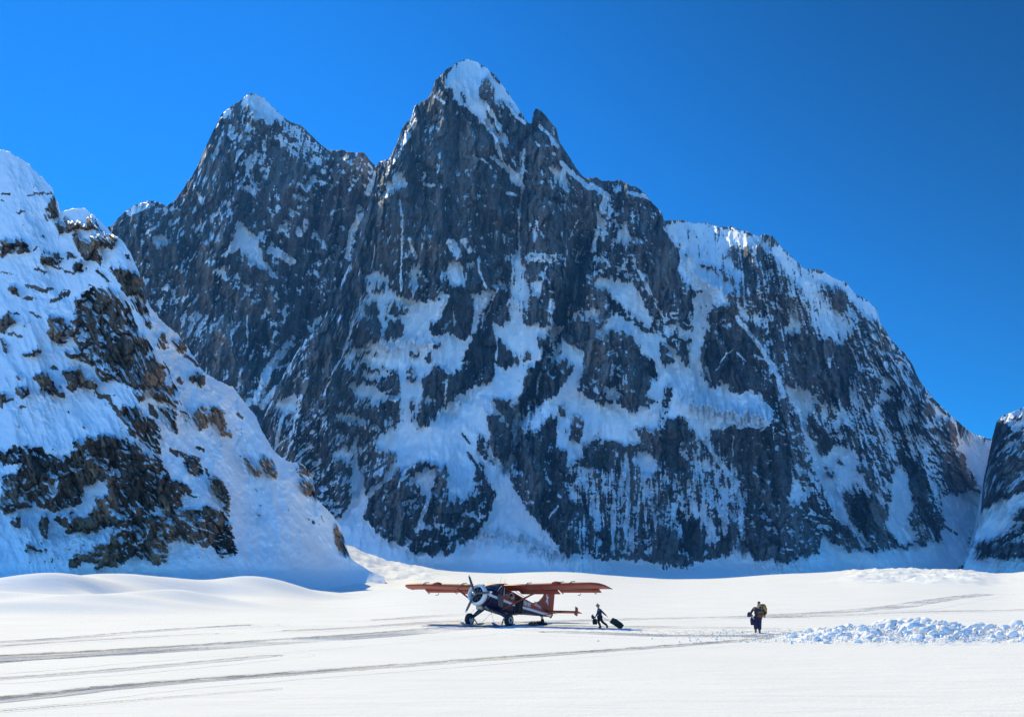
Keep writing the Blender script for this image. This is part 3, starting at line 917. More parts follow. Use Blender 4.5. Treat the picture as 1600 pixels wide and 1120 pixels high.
    Y = np.exp(lnY)
    rr = Raster(ras.x0, ras.x0 + ras.w, ras.y0, ras.y0 + ras.h, 0.0)
    for amp, w, s_ in relief: rr.ridge(pts(s_), amp, w)
    Y = Y + rr.sample(PX + 1.5 * wx, PY + 1.5 * wy) * scale
    top = sstep(PY - np.convolve(np.pad(rt, 20, mode='edge'), np.ones(41) / 41, 'valid')[None], -4, 26)                       # keep the crest line itself calm
    calm = 1 - 0.85 * sstep(PY, apron[0] - 16, apron[0] + 14) if apron is not None else 1.0
    Y = Y - calm * scale * crag * (big_a * big * (0.35 + 0.65 * top) * (0.5 + 0.5 * rock) + mid_a * mid * (0.08 + 0.92 * rock) * (0.3 + 0.7 * top)
                            + 5.0 * fin * (0.06 + 0.94 * rock) + (26 * f1 * (0.3 + 0.7 * top) + 15 * f2 + 7.0 * f3 - 9 * np.exp(-e2 / 0.07) - 4 * np.exp(-e3 / 0.1)) * (0.04 + 0.96 * rock))
    # snow lies where the broken rock turns up, and is shed where it overhangs
    Yl = blur(Y, 1.2)
    gz = -np.gradient(Yl, axis=0) / np.abs(np.gradient(PY, axis=0) / FPX * Y)     # recession per metre climbed
    gz = -gz * 0 + np.gradient(Yl, axis=0) / np.maximum(-np.gradient(PY, axis=0) / FPX * Y, 1e-3)
    gx_ = np.gradient(Yl, axis=1) / (dx / FPX * Y)
    up = gz / np.sqrt(1 + gz * gz + gx_ * gx_)
    up = np.clip(up - blur(up, 9), -0.8, 0.8)
    mixed = 1 - np.clip(np.abs(F), 0, 1) ** 1.5
    N = 0.60 * s1 + 0.50 * s2 + 0.25 * led + 0.35 * blob + 0.40 * spk
    swarm = sstep(fbm(PX / 45, PY / 60, 4, 83, 0.6), -0.25, 0.35)
    S = F + nz * N * (0.5 + 1.3 * mixed) + up * (0.55 + 0.9 * swarm) * ledge * (1 - 0.55 * sstep(F, 0.3, 0.9)) * (1 - 0.7 * FL) - shift
    FL = FL * (1 - sstep(F, 0.90, 0.98))
    S = S + FL * (1.0 * fbm(SX / 3.6, PY / 60.0, 3, 103, 0.6) + 0.8 * fbm(SX / 9.0, PY / 110.0, 3, 105, 0.6))
    tiny = fbm(PX / 3.0 + PY / 8.0, PY / 2.1, 2, 107, 0.6)
    S = S + (1 - sstep(F, -0.2, 0.5)) * 4.0 * np.maximum(tiny - 0.50 + 0.22 * swarm, 0)
    run = fbm(SX / 2.2, PY / 28.0, 3, 97, 0.55)
    S = S + fleck * (1 - sstep(F, -0.2, 0.5)) * 2.6 * np.maximum(run - 0.44 + 0.22 * swarm, 0)
    Y = Y + scale * 3.0 * (s1 * 0 + fbm(PX / 12, PY / 12, 3, 61)) * soft_s
    lo = sstep(LM + 0.5 * s1, 0.2, 0.55) * (LM > 0.02); S = S * (1 - lo) + lo * (LV / np.maximum(LM, 0.05) * 1.1 + 0.9 * N + 0.5 * up)
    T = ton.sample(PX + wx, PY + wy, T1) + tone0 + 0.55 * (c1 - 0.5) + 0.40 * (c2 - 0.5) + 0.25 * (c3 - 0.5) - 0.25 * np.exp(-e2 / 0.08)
    X = (PX - 800) / FPX * Y; Z = EYE + (HOR - PY) / FPX * Y
    # the far side of the crest, falling away behind
    nb = 14; t = np.linspace(0, 1, nb + 1)[1:, None]
    H = np.maximum(Z[-1] * 1.0, 20)[None]
    und = 1 + 0.25 * fbm(px[None] / 40 + 0 * t, t * 3 + 0 * px[None], 3, 71)
    Yk = Y[-1][None] + t * H * 1.15 * back * und
    Xk = X[-1][None] + (Yk - Y[-1][None]) * (px[None] - 800) / FPX * 0.5
    Zk = Z[-1][None] - t ** 0.9 * H * 1.02
    X, Y, Z = np.concatenate([X, Xk]), np.concatenate([Y, Yk]), np.concatenate([Z, Zk])
    S = np.concatenate([S, 0.5 + 0.6 * fbm(Xk / 60, Zk / 60, 3, 73)]); T = np.concatenate([T, 0 * Xk])
    o = grid_mesh(name, X, Y, Z, mat, {'snow': S, 'tone': T})
    o['kind'] = 'structure'
    link(o); return o

M_MAIN = mountain_mat("granite_far", (0.020, 0.019, 0.021), (0.37, 0.335, 0.315), (1.25, 0.98, 0.80), 11.0)
M_NEAR = mountain_mat("granite_near", (0.026, 0.020, 0.014), (0.48, 0.32, 0.21), (1.25, 1.0, 0.75), 3.2)
M_SNOW = snow_mat('snow'); M_GROUND = snow_mat('snow_tracked', True)

main_relief = [
 (120, 10, "915,380 900,420 888,465 880,510 863,545 840,600 832,620 815,650 803,690 798,730"),
 (40, 8, "826,195 818,240 812,300 810,400"), (-60, 40, "700,130 690,250 680,400 690,470"),
 (-55, 30, "842,180 850,300 870,400 880,450"), (-50, 35, "1000,310 1010,400 1040,470"),
 (-80, 36, "1130,480 1150,560 1160,600"), (-60, 28, "620,270 590,400 545,520 500,680"),
 (-70, 34, "1200,660 1220,750 1230,860"), (-60, 30, "830,720 860,800 900,860"),
 (-45, 24, "650,800 700,780"), (-50, 30, "980,520 990,620"), (40, 14, "1190,370 1220,480 1250,620 1300,760"),
 (-40, 25, "1290,560 1340,700 1370,850"), (40, 12, "776,420 762,520 735,580 700,640"), (-60, 20, "1085,628 1130,645 1190,645"),
 (-45, 18, "1075,410 1100,440 1135,458"), (-40, 20, "770,640 780,700"), (-35, 16, "560,500 600,540 680,530"),
 (35, 10, "560,700 552,760"), (-16, 4, "640,859 680,846 740,827 780,829 830,850 880,866"), (14, 5, "640,866 680,854 740,835 780,838 830,857 880,872"), (-45, 22, "1440,620 1460,800"), (60, 30, "1520,700 1530,820"), (30, 8, "1158,720 1158,860"),
]
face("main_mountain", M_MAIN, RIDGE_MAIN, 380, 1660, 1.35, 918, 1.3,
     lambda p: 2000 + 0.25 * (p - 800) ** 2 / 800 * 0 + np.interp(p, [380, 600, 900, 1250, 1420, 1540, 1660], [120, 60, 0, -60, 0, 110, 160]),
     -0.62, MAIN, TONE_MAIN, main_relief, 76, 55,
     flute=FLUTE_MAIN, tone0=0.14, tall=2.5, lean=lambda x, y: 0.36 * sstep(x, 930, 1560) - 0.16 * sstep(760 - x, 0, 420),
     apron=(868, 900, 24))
face("west_peak", M_MAIN, RIDGE_WEST, 60, 680, 1.5, 860, 1.45, lambda p: 2450 + 0 * p, -0.55, WEST, TONE_WEST,
     [(-70, 40, "391,150 380,260 350,400"), (60, 30, "440,380 470,500 470,620"), (-50, 30, "550,240 540,330 520,420"),
      (110, 44, "530,320 505,430 475,560"), (50, 16, "600,270 560,350 520,440"), (-40, 25, "230,320 240,430")],
     72, 50, lean=lambda x, y: 0 * x - 0.12, tone0=0.14, tall=2.2)
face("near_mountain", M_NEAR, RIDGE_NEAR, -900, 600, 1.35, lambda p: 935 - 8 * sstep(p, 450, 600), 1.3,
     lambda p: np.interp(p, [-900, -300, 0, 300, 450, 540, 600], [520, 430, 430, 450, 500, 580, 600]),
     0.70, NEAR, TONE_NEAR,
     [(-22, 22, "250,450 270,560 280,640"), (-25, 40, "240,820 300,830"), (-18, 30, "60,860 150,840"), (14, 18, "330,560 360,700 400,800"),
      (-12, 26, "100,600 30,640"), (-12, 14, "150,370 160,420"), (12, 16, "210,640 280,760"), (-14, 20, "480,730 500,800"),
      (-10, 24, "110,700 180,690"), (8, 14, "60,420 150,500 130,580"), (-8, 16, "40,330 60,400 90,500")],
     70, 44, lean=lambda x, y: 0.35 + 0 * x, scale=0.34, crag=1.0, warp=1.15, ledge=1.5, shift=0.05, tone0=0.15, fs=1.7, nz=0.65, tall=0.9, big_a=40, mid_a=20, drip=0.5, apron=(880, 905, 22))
face("east_mountain", M_MAIN, RIDGE_EAST, 1450, 1900, 1.6, 925, 1.5, lambda p: 1850 + 0 * p, -0.6, EAST, [],
     [(-40, 24, "1580,660 1570,780"), (-30, 20, "1600,840 1560,880")], 66, 44, lean=lambda x, y: -0.5 + 0 * x, apron=(880, 900, 24))

# ------------------------------------------------------------------ the glacier
CREST = pts("-1600,900 -300,900 0,900 60,902 130,906 200,910 260,914 330,917 370,913 410,912 450,915 500,921 560,919 600,917 650,915 3200,915")
FARC = pts("-1600,905 0,905 440,860 500,846 540,850 560,862 600,877 650,885 700,892 780,897 830,893 900,893 950,899 1050,905 1130,903 1200,898 1300,893 1400,889 1500,892 1560,897 1600,893 1700,880 3200,870")

def track_coords(X, Y):
    """nearest ski or sledge track at every point: distance run along it, offset across it / half width, strength, grain"""
    best = np.full(X.shape, 1e9); along = np.zeros(X.shape); side = np.full(X.shape, 3.0); dep = np.zeros(X.shape); grain = np.zeros(X.shape)
    for n, (s_, half, dp, gr) in enumerate(TRACKS):
        P = ground_px(pts(s_)); acc = 37.0 * n
        # rounded path
        for _ in range(2):
            Q = [P[0]]
            for u, v in zip(P[:-1], P[1:]): Q += [u * .75 + v * .25, u * .25 + v * .75]
            P = np.array(Q + [P[-1]])
        for (x1, y1), (x2, y2) in zip(P[:-1], P[1:]):
            L = math.hypot(x2 - x1, y2 - y1)
            m0 = (np.abs(Y - (y1 + y2) / 2) < abs(y2 - y1) / 2 + 4 * half) & (np.abs(X - (x1 + x2) / 2) < abs(x2 - x1) / 2 + 4 * half)
            x_, y_ = X[m0], Y[m0]
            t = ((x_ - x1) * (x2 - x1) + (y_ - y1) * (y2 - y1)) / L ** 2
            tc = np.clip(t, 0, 1); qx, qy = x_ - x1 - tc * (x2 - x1), y_ - y1 - tc * (y2 - y1)
            d = np.hypot(qx, qy) / half; sg = np.sign((x2 - x1) * qy - (y2 - y1) * qx)
            m = (d < best[m0]) & (d < 3)
            idx = tuple(k[m] for k in np.nonzero(m0))
            best[idx] = d[m]; along[idx] = (acc + tc * L)[m]; side[idx] = (sg * d)[m]; dep[idx] = dp; grain[idx] = gr * half
            acc += L
    return along, side, dep, grain

def smooth_curve(P, w):
    g = np.arange(-2700, 4300, 4.0); v = np.interp(g, P[:, 0], P[:, 1])
    k = np.hanning(2 * int(w / 4) + 3); k /= k.sum(); n = len(k) // 2
    return g, np.convolve(np.pad(v, n, mode='edge'), k, 'valid')
CRG, CRV = smooth_curve(CREST, 40); FAG, FAV = smooth_curve(FARC, 44)

def ground_px(p):
    D = EYE * FPX / (p[:, 1] - HOR); return np.stack([(p[:, 0] - 800) / FPX * D, D], 1)

def ground_height(X, Y):
    PXg = 800 + FPX * X / np.maximum(Y, 1)
    zc = EYE + (HOR - np.interp(PXg, CRG, CRV)) / FPX * 210
    zf = EYE + (HOR - np.interp(PXg, FAG, FAV)) / FPX * 1000
    D = Y
    wl_ = 1 - sstep(PXg, 540, 760)
    zl = (zc - 2.0) * sstep(D, 78, 205) * (1 - 0.35 * sstep(D, 215, 330))
    zl = zl + (zf - zl) * sstep(D, 480, 1000)
    g = (D - 60) / 940
    zr = zf * np.clip(0.25 * np.clip(g, 0, 1) + 0.75 * np.clip(g, 0, 1) ** 1.35, 0, 1)
    z = wl_ * zl + (1 - wl_) * zr
    z = z + (14 - z) * sstep(D, 1080, 1850)
    # rolling drifts at the left and pressure waves beyond the strip
    for px_, d_, w_, dd, h_ in [(205, 168, 13, 11, 1.9), (120, 150, 10, 9, 1.5), (30, 150, 13, 12, 1.2), (335, 172, 10, 10, 1.2), (420, 182, 12, 11, 1.7), (285, 112, 7, 6.5, 1.15),
                                (180, 104, 9, 6, .75), (60, 98, 12, 6, .75), (-60, 110, 14, 8, 1.2), (560, 235, 12, 20, 1.0), (170, 147, 4.5, 4, -1.1), (500, 200, 10, 12, .8), (-150, 160, 14, 12, 1.8)]:
        cx = (px_ - 800) / FPX * d_
        u = (Y - d_) / (dd * np.where(Y < d_, .62, 1.5)); z = z + 1.35 * h_ * np.exp(-((X - cx) / w_) ** 2 - u ** 2)
    far = sstep(D, 130, 420)
    z = z + 0.10 * fbm(X / 16, Y / 26, 3, 3) * sstep(D, 20, 90) + 0.8 * far * fbm(X / 55, Y / 70, 3, 5)
    crev = sstep(PXg, 1270, 1380) * (1 - 0.8 * sstep(PXg, 1500, 1570)) * sstep(D, 260, 420) * (1 - sstep(D, 1000, 1200))
    z = z + crev * (5.0 * np.maximum(fbm(X / 24, Y / 40, 3, 15, 0.55), -0.2) + 0.8 * fbm(X / 8, Y / 16, 2, 16, ridged=True))
    crev2 = sstep(PXg, 520, 570) * (1 - sstep(PXg, 640, 720)) * sstep(D, 500, 700)
    z = z + crev2 * 4.0 * fbm(X / 16, Y / 34, 3, 19)
    return z

TRACKS = [  # line of each track on the level strip (photo units), half width m, strength, grain
 ("-700,1085 -200,1044 0,1027 150,1020 300,1011 450,1001 600,990 700,982 745,979", 1.8, 1.0, 1.0),
 ("-700,1066 -100,1034 0,1031 200,1018 330,1009", 0.35, .8, 1.0),
 ("-700,1160 -200,1112 0,1093 200,1070 400,1055 600,1041 800,1026 1000,1012 1100,1004 1200,997 1260,992", 0.60, 1.0, 0.8),
 ("-700,1040 0,1003 120,996 250,984 380,976", 0.8, .55, 1.0),
 ("0,1009 120,1001 330,989", 0.4, .5, 1.0),
 ("0,1060 200,1045 420,1024", 0.5, .35, 1.0),
 ("700,978 800,974 900,972 1000,969 1150,967 1300,962 1400,957 1450,951 1500,946 1540,943", 1.6, .8, 1.0),
 ("1140,968 1300,966 1450,961 1600,959 2000,955", 1.0, .8, 1.0),
 ("620,968 700,965 760,964", 2.0, .5, 2.0), ("470,984 560,980 640,975 700,972", 1.0, .5, 1.0),
 ("860,978 950,980 1050,979 1180,981", 1.6, .5, 1.0),
 ("880,987 980,990 1060,993 1160,992 1250,995", 1.3, .5, 3.0),
 ("0,1110 300,1085 420,1076", 0.10, .25, 1.0),
]
def build_ground():
    px = np.concatenate([np.linspace(-2600, -70, 110), np.arange(-66, 1668, 1.4), np.linspace(1672, 4200, 110)])
    pyr = np.concatenate([np.arange(1330, 1030, -0.8), np.arange(1030, 954, -0.36)]); D1 = EYE * FPX / (pyr - HOR)
    D2 = np.exp(np.arange(math.log(D1[-1]), math.log(1500), 0.0095))[1:]
    D3 = np.linspace(1520, 3600, 40)
    D = np.concatenate([D1, D2, D3])
    Y = np.repeat(D[:, None], len(px), 1); X = (px[None] - 800) / FPX * Y
    Z = ground_height(X, Y)
    ta, ts, td, tg = track_coords(X, Y)
    tw = td * (1 - sstep(np.abs(ts), 0.7, 1.1))
    Z -= 0.05 * tw
    # crumbly trampled ground round the second walker and small wind scour everywhere
    cx, cy = (1180 - 800) / FPX * 53, 53
    tr = np.exp(-((X - cx - 2) / 6.0) ** 2 - ((Y - cy) / 5.5) ** 2)
    for gx_, gy_, rx, ry, am in ((830, 978, 4.5, 2.2, .5), (935, 982, 4, 2, .6), (1040, 985, 5, 3, .6), (1120, 988, 5, 4, .8), (700, 972, 3, 3, .3), (430, 977, 4, 2.5, .5)):
        c_ = ground_px(np.array([[gx_, gy_]], float))[0]
        tr = np.maximum(tr, am * np.exp(-((X - c_[0]) / rx) ** 2 - ((Y - c_[1]) / ry) ** 2))
    Z += 0.10 * tr * fbm(X / 0.5, Y / 0.9, 3, 77)
    Z += 0.012 * fbm(X / 1.8, Y / 1.2, 3, 78) * (1 - sstep(Y, 60, 120))
    o = grid_mesh("snow_ground", X, Y, Z, M_GROUND, {'ta': ta, 'ts': ts, 'td': td, 'tg': tg, 'tr': tr}); o['kind'] = 'structure'; link(o)
    s = 9000.0
    me = bpy.data.meshes.new("ground_beyond"); me.from_pydata([(-s, -s, -0.9), (s, -s, -0.9), (s, s, -0.9), (-s, s, -0.9)], [], [(0, 1, 2, 3)])
    me.materials.append(M_SNOW); o2 = bpy.data.objects.new("ground_beyond", me); o2['kind'] = 'structure'; link(o2)
build_ground()
# ------------------------------------------------------------------ helpers for things
def simple(name, col, rough=0.5, metal=0.0, spec=0.5, var=0.0, scale=8.0, bump=0.0):
    t = NT(name)
    if var > 0:
        f = t.noise(scale, 4, 0.6)
        t.put(t.b.inputs['Base Color'], t.mix(f, (*[c * (1 - var) for c in col], 1), (*[min(1, c * (1 + var)) for c in col], 1)))
    else: t.b.inputs['Base Color'].default_value = (*col, 1)
    t.b.inputs['Roughness'].default_value = rough; t.b.inputs['Metallic'].default_value = metal
    t.b.inputs['Specular IOR Level'].default_value = spec
    if bump > 0: t.put(t.b.inputs['Normal'], t.bump(t.noise(scale * 2, 4, 0.6), 0.5, bump))
    return t.m

def root(name, label, cat, loc, rz=0.0, group=None):
    o = bpy.data.objects.new(name, None); o.empty_display_size = 0.3; COL.objects.link(o)
    o.location = loc; o.rotation_euler = (0, 0, rz); o['label'] = label; o['category'] = cat
    if group: o['group'] = group
    return o

def to_obj(name, bm, mat, parent, smooth=False, bevel=0.0):
    if bevel > 0:
        bmesh.ops.bevel(bm, geom=[e for e in bm.edges], offset=bevel, segments=2, profile=0.7, affect='EDGES')
    bmesh.ops.recalc_face_normals(bm, faces=bm.faces)
    me = bpy.data.meshes.new(name); bm.to_mesh(me); bm.free()
    if smooth: me.polygons.foreach_set("use_smooth", [True] * len(me.polygons))
    me.materials.append(mat); o = bpy.data.objects.new(name, me)
    return link(o, parent)

def bm_loft(rings, cap=True, closed=True):
    bm = bmesh.new(); R_ = [[bm.verts.new(p) for p in r] for r in rings]
    n = len(rings[0])
    for a, b in zip(R_[:-1], R_[1:]):
        for i in range(n if closed else n - 1): bm.faces.new((a[i], a[(i + 1) % n], b[(i + 1) % n], b[i]))
    if cap: bm.faces.new(R_[0][::-1]); bm.faces.new(R_[-1])
    return bm

def tube(path, rad, n=8, flat=1.0, bm=None):
    """swept tube; rad is one number or one per point; flat squashes it sideways"""
    path = [Vector(p) for p in path]
    if not isinstance(rad, (list, tuple)): rad = [rad] * len(path)
    bm = bm or bmesh.new(); rings = []
    for i, p in enumerate(path):
        d = (path[min(i + 1, len(path) - 1)] - path[max(i - 1, 0)]).normalized()
        s = d.cross(Vector((0, 0, 1)));  s = s if s.length > 1e-3 else Vector((1, 0, 0)); s.normalize(); u = s.cross(d)
        rings.append([bm.verts.new(p + rad[i] * (math.cos(a) * s * flat + math.sin(a) * u)) for a in [2 * math.pi * k / n for k in range(n)]])
    for a, b in zip(rings[:-1], rings[1:]):
        for i in range(n): bm.faces.new((a[i], a[(i + 1) % n], b[(i + 1) % n], b[i]))
    bm.faces.new(rings[0][::-1]); bm.faces.new(rings[-1]); return bm

def prism(poly, thick, axis='y', off=0.0, bm=None):
    """flat outline given thickness; axis y: outline in x,z"""
    bm = bm or bmesh.new(); f = []
    for s in (-0.5, 0.5):
        f.append([bm.verts.new((p[0], off + s * thick, p[1]) if axis == 'y' else ((p[0], p[1], off + s * thick) if axis == 'z' else (off + s * thick, p[0], p[1]))) for p in poly])
    n = len(poly); bm.faces.new(f[0]); bm.faces.new(f[1][::-1])
    for i in range(n): bm.faces.new((f[0][i], f[0][(i + 1) % n], f[1][(i + 1) % n], f[1][i]))
    return bm

def lathe(prof, n=32, axis='x', c=(0, 0, 0)):
    bm = bmesh.new(); rings = []
    for a_, r in prof:
        ring = []
        for k in range(n):
            t = 2 * math.pi * k / n; u, v = r * math.cos(t), r * math.sin(t)
            p = {'x': (a_, u, v), 'y': (u, a_, v), 'z': (u, v, a_)}[axis]
            ring.append(bm.verts.new(Vector(p) + Vector(c)))
        rings.append(ring)
    for a, b in zip(rings[:-1], rings[1:]):
        for i in range(n): bm.faces.new((a[i], a[(i + 1) % n], b[(i + 1) % n], b[i]))
    bm.faces.new(rings[0][::-1]); bm.faces.new(rings[-1]); return bm

def ground_at(px, py):
    D = EYE * FPX / (py - HOR); return (px - 800) / FPX * D, D

# ------------------------------------------------------------------ the ski plane
def build_plane():
    yaw, pitch, K = R(33), R(11.5), 1.03
    M = Matrix.Rotation(-pitch, 4, 'Y')                      # nose up about the main wheels (x forward)
    rt = root("ski_plane", "red and navy high wing bush plane with white cowl ring parked on wheels and skis", "airplane",
              (-1.42, 63.0, 0.0), R(-90) - yaw)
    rt.scale = (K, K, K)
    red = NT("plane_red"); red.b.inputs['Base Color'].default_value = (0.31, 0.047, 0.024, 1)
    red.b.inputs['Roughness'].default_value = 0.5; red.b.inputs['Specular IOR Level'].default_value = 0.25
    RED = red.m
    NAVY = simple("plane_navy", (0.009, 0.012, 0.042), 0.3, var=0.2)
    WHITE = simple("plane_white", (0.78, 0.78, 0.80), 0.35)
    GLASS = simple("plane_glass", (0.03, 0.035, 0.04), 0.06, spec=0.9)
    BLACK = simple("plane_black", (0.010, 0.010, 0.011), 0.8, spec=0.2)
    METAL = simple("plane_metal", (0.45, 0.46, 0.48), 0.3, 0.9)
    GREY = simple("blade_grey", (0.08, 0.08, 0.085), 0.45)
    RUB = simple("tyre_rubber", (0.018, 0.018, 0.02), 0.85, var=0.3)
    GOLD = simple("plane_gold", (0.62, 0.42, 0.12), 0.5)
    t = NT("plane_livery")
    d = t.attr("line"); nose = t.attr("nose")
    up = t.math('GREATER_THAN', d, 0.075); lo = t.math('LESS_THAN', d, -0.075)
    c = t.mix(up, (0.74, 0.74, 0.76, 1), (0.31, 0.047, 0.024, 1)); c = t.mix(lo, c, (0.009, 0.012, 0.042, 1))
    nn = t.math('MULTIPLY', t.math('GREATER_THAN', nose, 0.5), up); c = t.mix(nn, c, (0.009, 0.012, 0.042, 1))
    rivets = t.range(t.noise(30, 2, 0.5), 0.3, 0.7, 0.85, 1.1)
    t.put(t.b.inputs['Base Color'], t.mix(1.0, c, rivets, 'MULTIPLY')); t.b.inputs['Roughness'].default_value = 0.5; t.b.inputs['Specular IOR Level'].default_value = 0.25
    LIV = t.m

    def part(name, bm, mat, parent=rt, smooth=False, bevel=0.0, body=True, label=None):
        if body: bmesh.ops.transform(bm, matrix=M, verts=bm.verts)
        o = to_obj(name, bm, mat, parent, smooth, bevel)
        if label: o['label'] = label
        return o
    # fuselage: x, z centre, half width, half height, squareness
    ST = [(1.02, 1.63, .55, .56, 2.2), (.85, 1.62, .60, .60, 2.5), (.6, 1.62, .63, .64, 3.0), (.3, 1.66, .65, .70, 3.6), (0, 1.69, .66, .74, 4.2),
          (-.8, 1.70, .66, .75, 4.5), (-1.6, 1.70, .65, .74, 4.5), (-2.2, 1.74, .60, .66, 4.0), (-2.9, 1.80, .53, .55, 3.6), (-3.7, 1.85, .44, .46, 3.2),
          (-4.6, 1.90, .33, .38, 2.8), (-5.5, 1.95, .23, .30, 2.5), (-6.3, 1.98, .14, .24, 2.3), (-6.95, 2.0, .05, .15, 2.0)]
    rings = []; n = 40
    for x, zc, hw, hh, e in ST:
        ring = []
        for k in range(n):
            a = 2 * math.pi * k / n; ca, sa = math.cos(a), math.sin(a)
            ring.append((x, hw * math.copysign(abs(ca) ** (2 / e), ca), zc + hh * math.copysign(abs(sa) ** (2 / e), sa)))
        rings.append(ring)
    bm = bm_loft(rings)
    bmesh.ops.subdivide_edges(bm, edges=[e for e in bm.edges if abs(e.verts[0].co.x - e.verts[1].co.x) > 0.3], cuts=2)
    def line_z(x): return float(np.interp(x, [-7, -1.6, .2, 1.1], [1.93, 1.60, 1.66, 1.70]))
    vals = [(v.co.z - line_z(v.co.x), 1.0 if v.co.x > 0.05 else 0.0) for v in bm.verts]
    fus = part("fuselage", bm, LIV, smooth=True)
    for i, k in enumerate(("line", "nose")):
        at = fus.data.attributes.new(k, 'FLOAT', 'POINT'); at.data.foreach_set("value", [v[i] for v in vals])
    # cowling and engine
    cw = part("cowling", lathe([(0.98, .58), (1.2, .63), (1.45, .645)], 40, 'x', (0, 0, 1.63)), NAVY, smooth=True)
    part("cowl_ring", lathe([(1.45, .650), (1.62, .63), (1.74, .575), (1.76, .53), (1.70, .485), (1.5, .48)], 40, 'x', (0, 0, 1.63)), WHITE, cw, smooth=True)
    bm = prism([(.95, 1.62), (1.5, 1.62), (1.5, 1.80), (.95, 1.78)], 1.27, 'y'); part("cowl_stripe", bm, WHITE, cw)
    eng = part("engine", lathe([(1.30, .47), (1.50, .47), (1.56, .2)], 24, 'x', (0, 0, 1.63)), BLACK)
    for k in range(9):
        a = 2 * math.pi * k / 9 + .2; ca, sa = math.cos(a), math.sin(a)
        part("cylinder", tube([(1.57, .14 * ca, 1.63 + .14 * sa), (1.57, .38 * ca, 1.63 + .38 * sa)], [.045, .07], 8), simple('cylinder_grey', (.10, .10, .10), .4, .6), eng)
    pr = part("propeller", lathe([(1.62, .11), (1.80, .13), (1.94, .11), (2.04, .05), (2.07, .01)], 20, 'x', (0, 0, 1.63)), METAL, smooth=True)
    for a in (4, 117, 247):
        a = R(a); ca, sa = math.cos(a), math.sin(a)
        pth = [(1.86, r * ca, 1.63 + r * sa) for r in (.1, .35, .7, 1.0, 1.2, 1.24)]
        part("blade", tube(pth, [.04, .07, .08, .07, .05, .02], 8, 0.9), GREY, pr)
        tip = [(1.866, r * ca, 1.63 + r * sa) for r in (1.12, 1.2, 1.25)]
        part("blade_tip", tube(tip, [.066, .056, .022], 8, 0.9), WHITE, pr)
    # windscreen and cockpit glazing
    top = [(.12, -.50, 2.47), (.12, .50, 2.47)]
    def pane(name, P, th=.02, mat=GLASS, parent=rt):
        bm = bmesh.new(); P = [Vector(p) for p in P]
        nrm = (P[1] - P[0]).cross(P[2] - P[0]).normalized() * th
        a = [bm.verts.new(p) for p in P]; b = [bm.verts.new(p + nrm) for p in P]
        bm.faces.new(a); bm.faces.new(b[::-1])
        for i in range(len(P)): bm.faces.new((a[i], a[(i + 1) % len(P)], b[(i + 1) % len(P)], b[i]))
        return part(name, bm, mat, parent)
    for s in (1, -1):
        pane("windscreen", [(.95, 0, 2.20), (.62, s * .60, 2.06), (.12, s * .56, 2.46), (.20, 0, 2.50)][::s], .02)
        w = pane("door_window", [(.56, s * .668, 2.04), (-.18, s * .68, 1.92), (-.18, s * .675, 2.38), (.10, s * .66, 2.42)][::s], .012)
        part("window_frame", tube([(.58, s * .68, 2.02), (.10, s * .675, 2.44)], .024, 6), METAL, w)
        part("window_frame", tube([(.20, s * .69, 1.98), (-.02, s * .68, 2.43)], .02, 6), METAL, w)
        part("window_frame", tube([(-.19, s * .69, 1.90), (-.19, s * .685, 2.42)], .024, 6), METAL, w)
        pane("cabin_window", [(-.34, s * .672, 2.0), (-.62, s * .672, 2.0), (-.62, s * .672, 2.30), (-.34, s * .672, 2.32)][::s], .012)
        dr = pane("pilot_door", [(.30, s * .668, 1.2), (-.24, s * .672, 1.2), (-.24, s * .674, 1.88), (.45, s * .664, 1.96)][::s], .008, NAVY)
        part("handle", tube([(-.18, s * .70, 1.62), (-.06, s * .70, 1.62)], .015, 6), METAL, dr)
    # bulged rear window and black panel for the open cargo doorway's shade on the near side
    bm = bmesh.new(); bmesh.ops.create_uvsphere(bm, u_segments=20, v_segments=12, radius=1.0, matrix=Matrix.Translation((-1.05, .655, 2.0)) @ Matrix.Diagonal((.27, .09, .22, 1)))
    bw = part("bubble_window", bm, GLASS, smooth=True)
    part("window_rim", tube([(-1.05 + .29 * math.cos(a), .672, 2.0 + .235 * math.sin(a)) for a in np.linspace(-0.3, math.pi + .3, 16)], .016, 6), WHITE, bw)
    dw = pane("doorway_shade_panel", [(-1.58, .672, 1.16), (-2.42, .645, 1.24), (-2.42, .645, 2.10), (-1.58, .672, 2.22)], .006, BLACK)  # flat panel, the interior's shade put into its black colour
    for a, b in (((-1.56, .68, 1.14), (-1.56, .68, 2.24)), ((-2.44, .65, 1.22), (-2.44, .65, 2.12)), ((-1.56, .68, 1.14), (-2.44, .65, 1.22)), ((-1.56, .68, 2.24), (-2.44, .65, 2.12))):
        part("door_frame", tube([a, b], .018, 6), NAVY, dw)
    part("seat_back", prism([(-2.30, 1.30), (-2.0, 1.30), (-2.06, 1.85), (-2.25, 1.85)], .01, 'y', .662), simple("seat_dark", (.03, .03, .035), .9), dw)
    # pale gold strips on the roof behind the wing
    for s in (1, -1):
        pane("roof_gold_strip", [(-1.95, s * .50, 2.46), (-3.3, s * .38, 2.33), (-3.3, s * .16, 2.42), (-1.95, s * .16, 2.62)][::s], .015, GOLD)
    # wings
    def airfoil(x0, ch, y, z, th):
        up = [(0, 0), (.02, .03), (.08, .065), (.25, .095), (.5, .085), (.75, .05), (1, .004)]
        dn = [(.75, -.012), (.5, -.022), (.25, -.03), (.08, -.03), (.02, -.018)]
        return [(x0 - ch * a, y, z + ch * b * th) for a, b in up + dn]
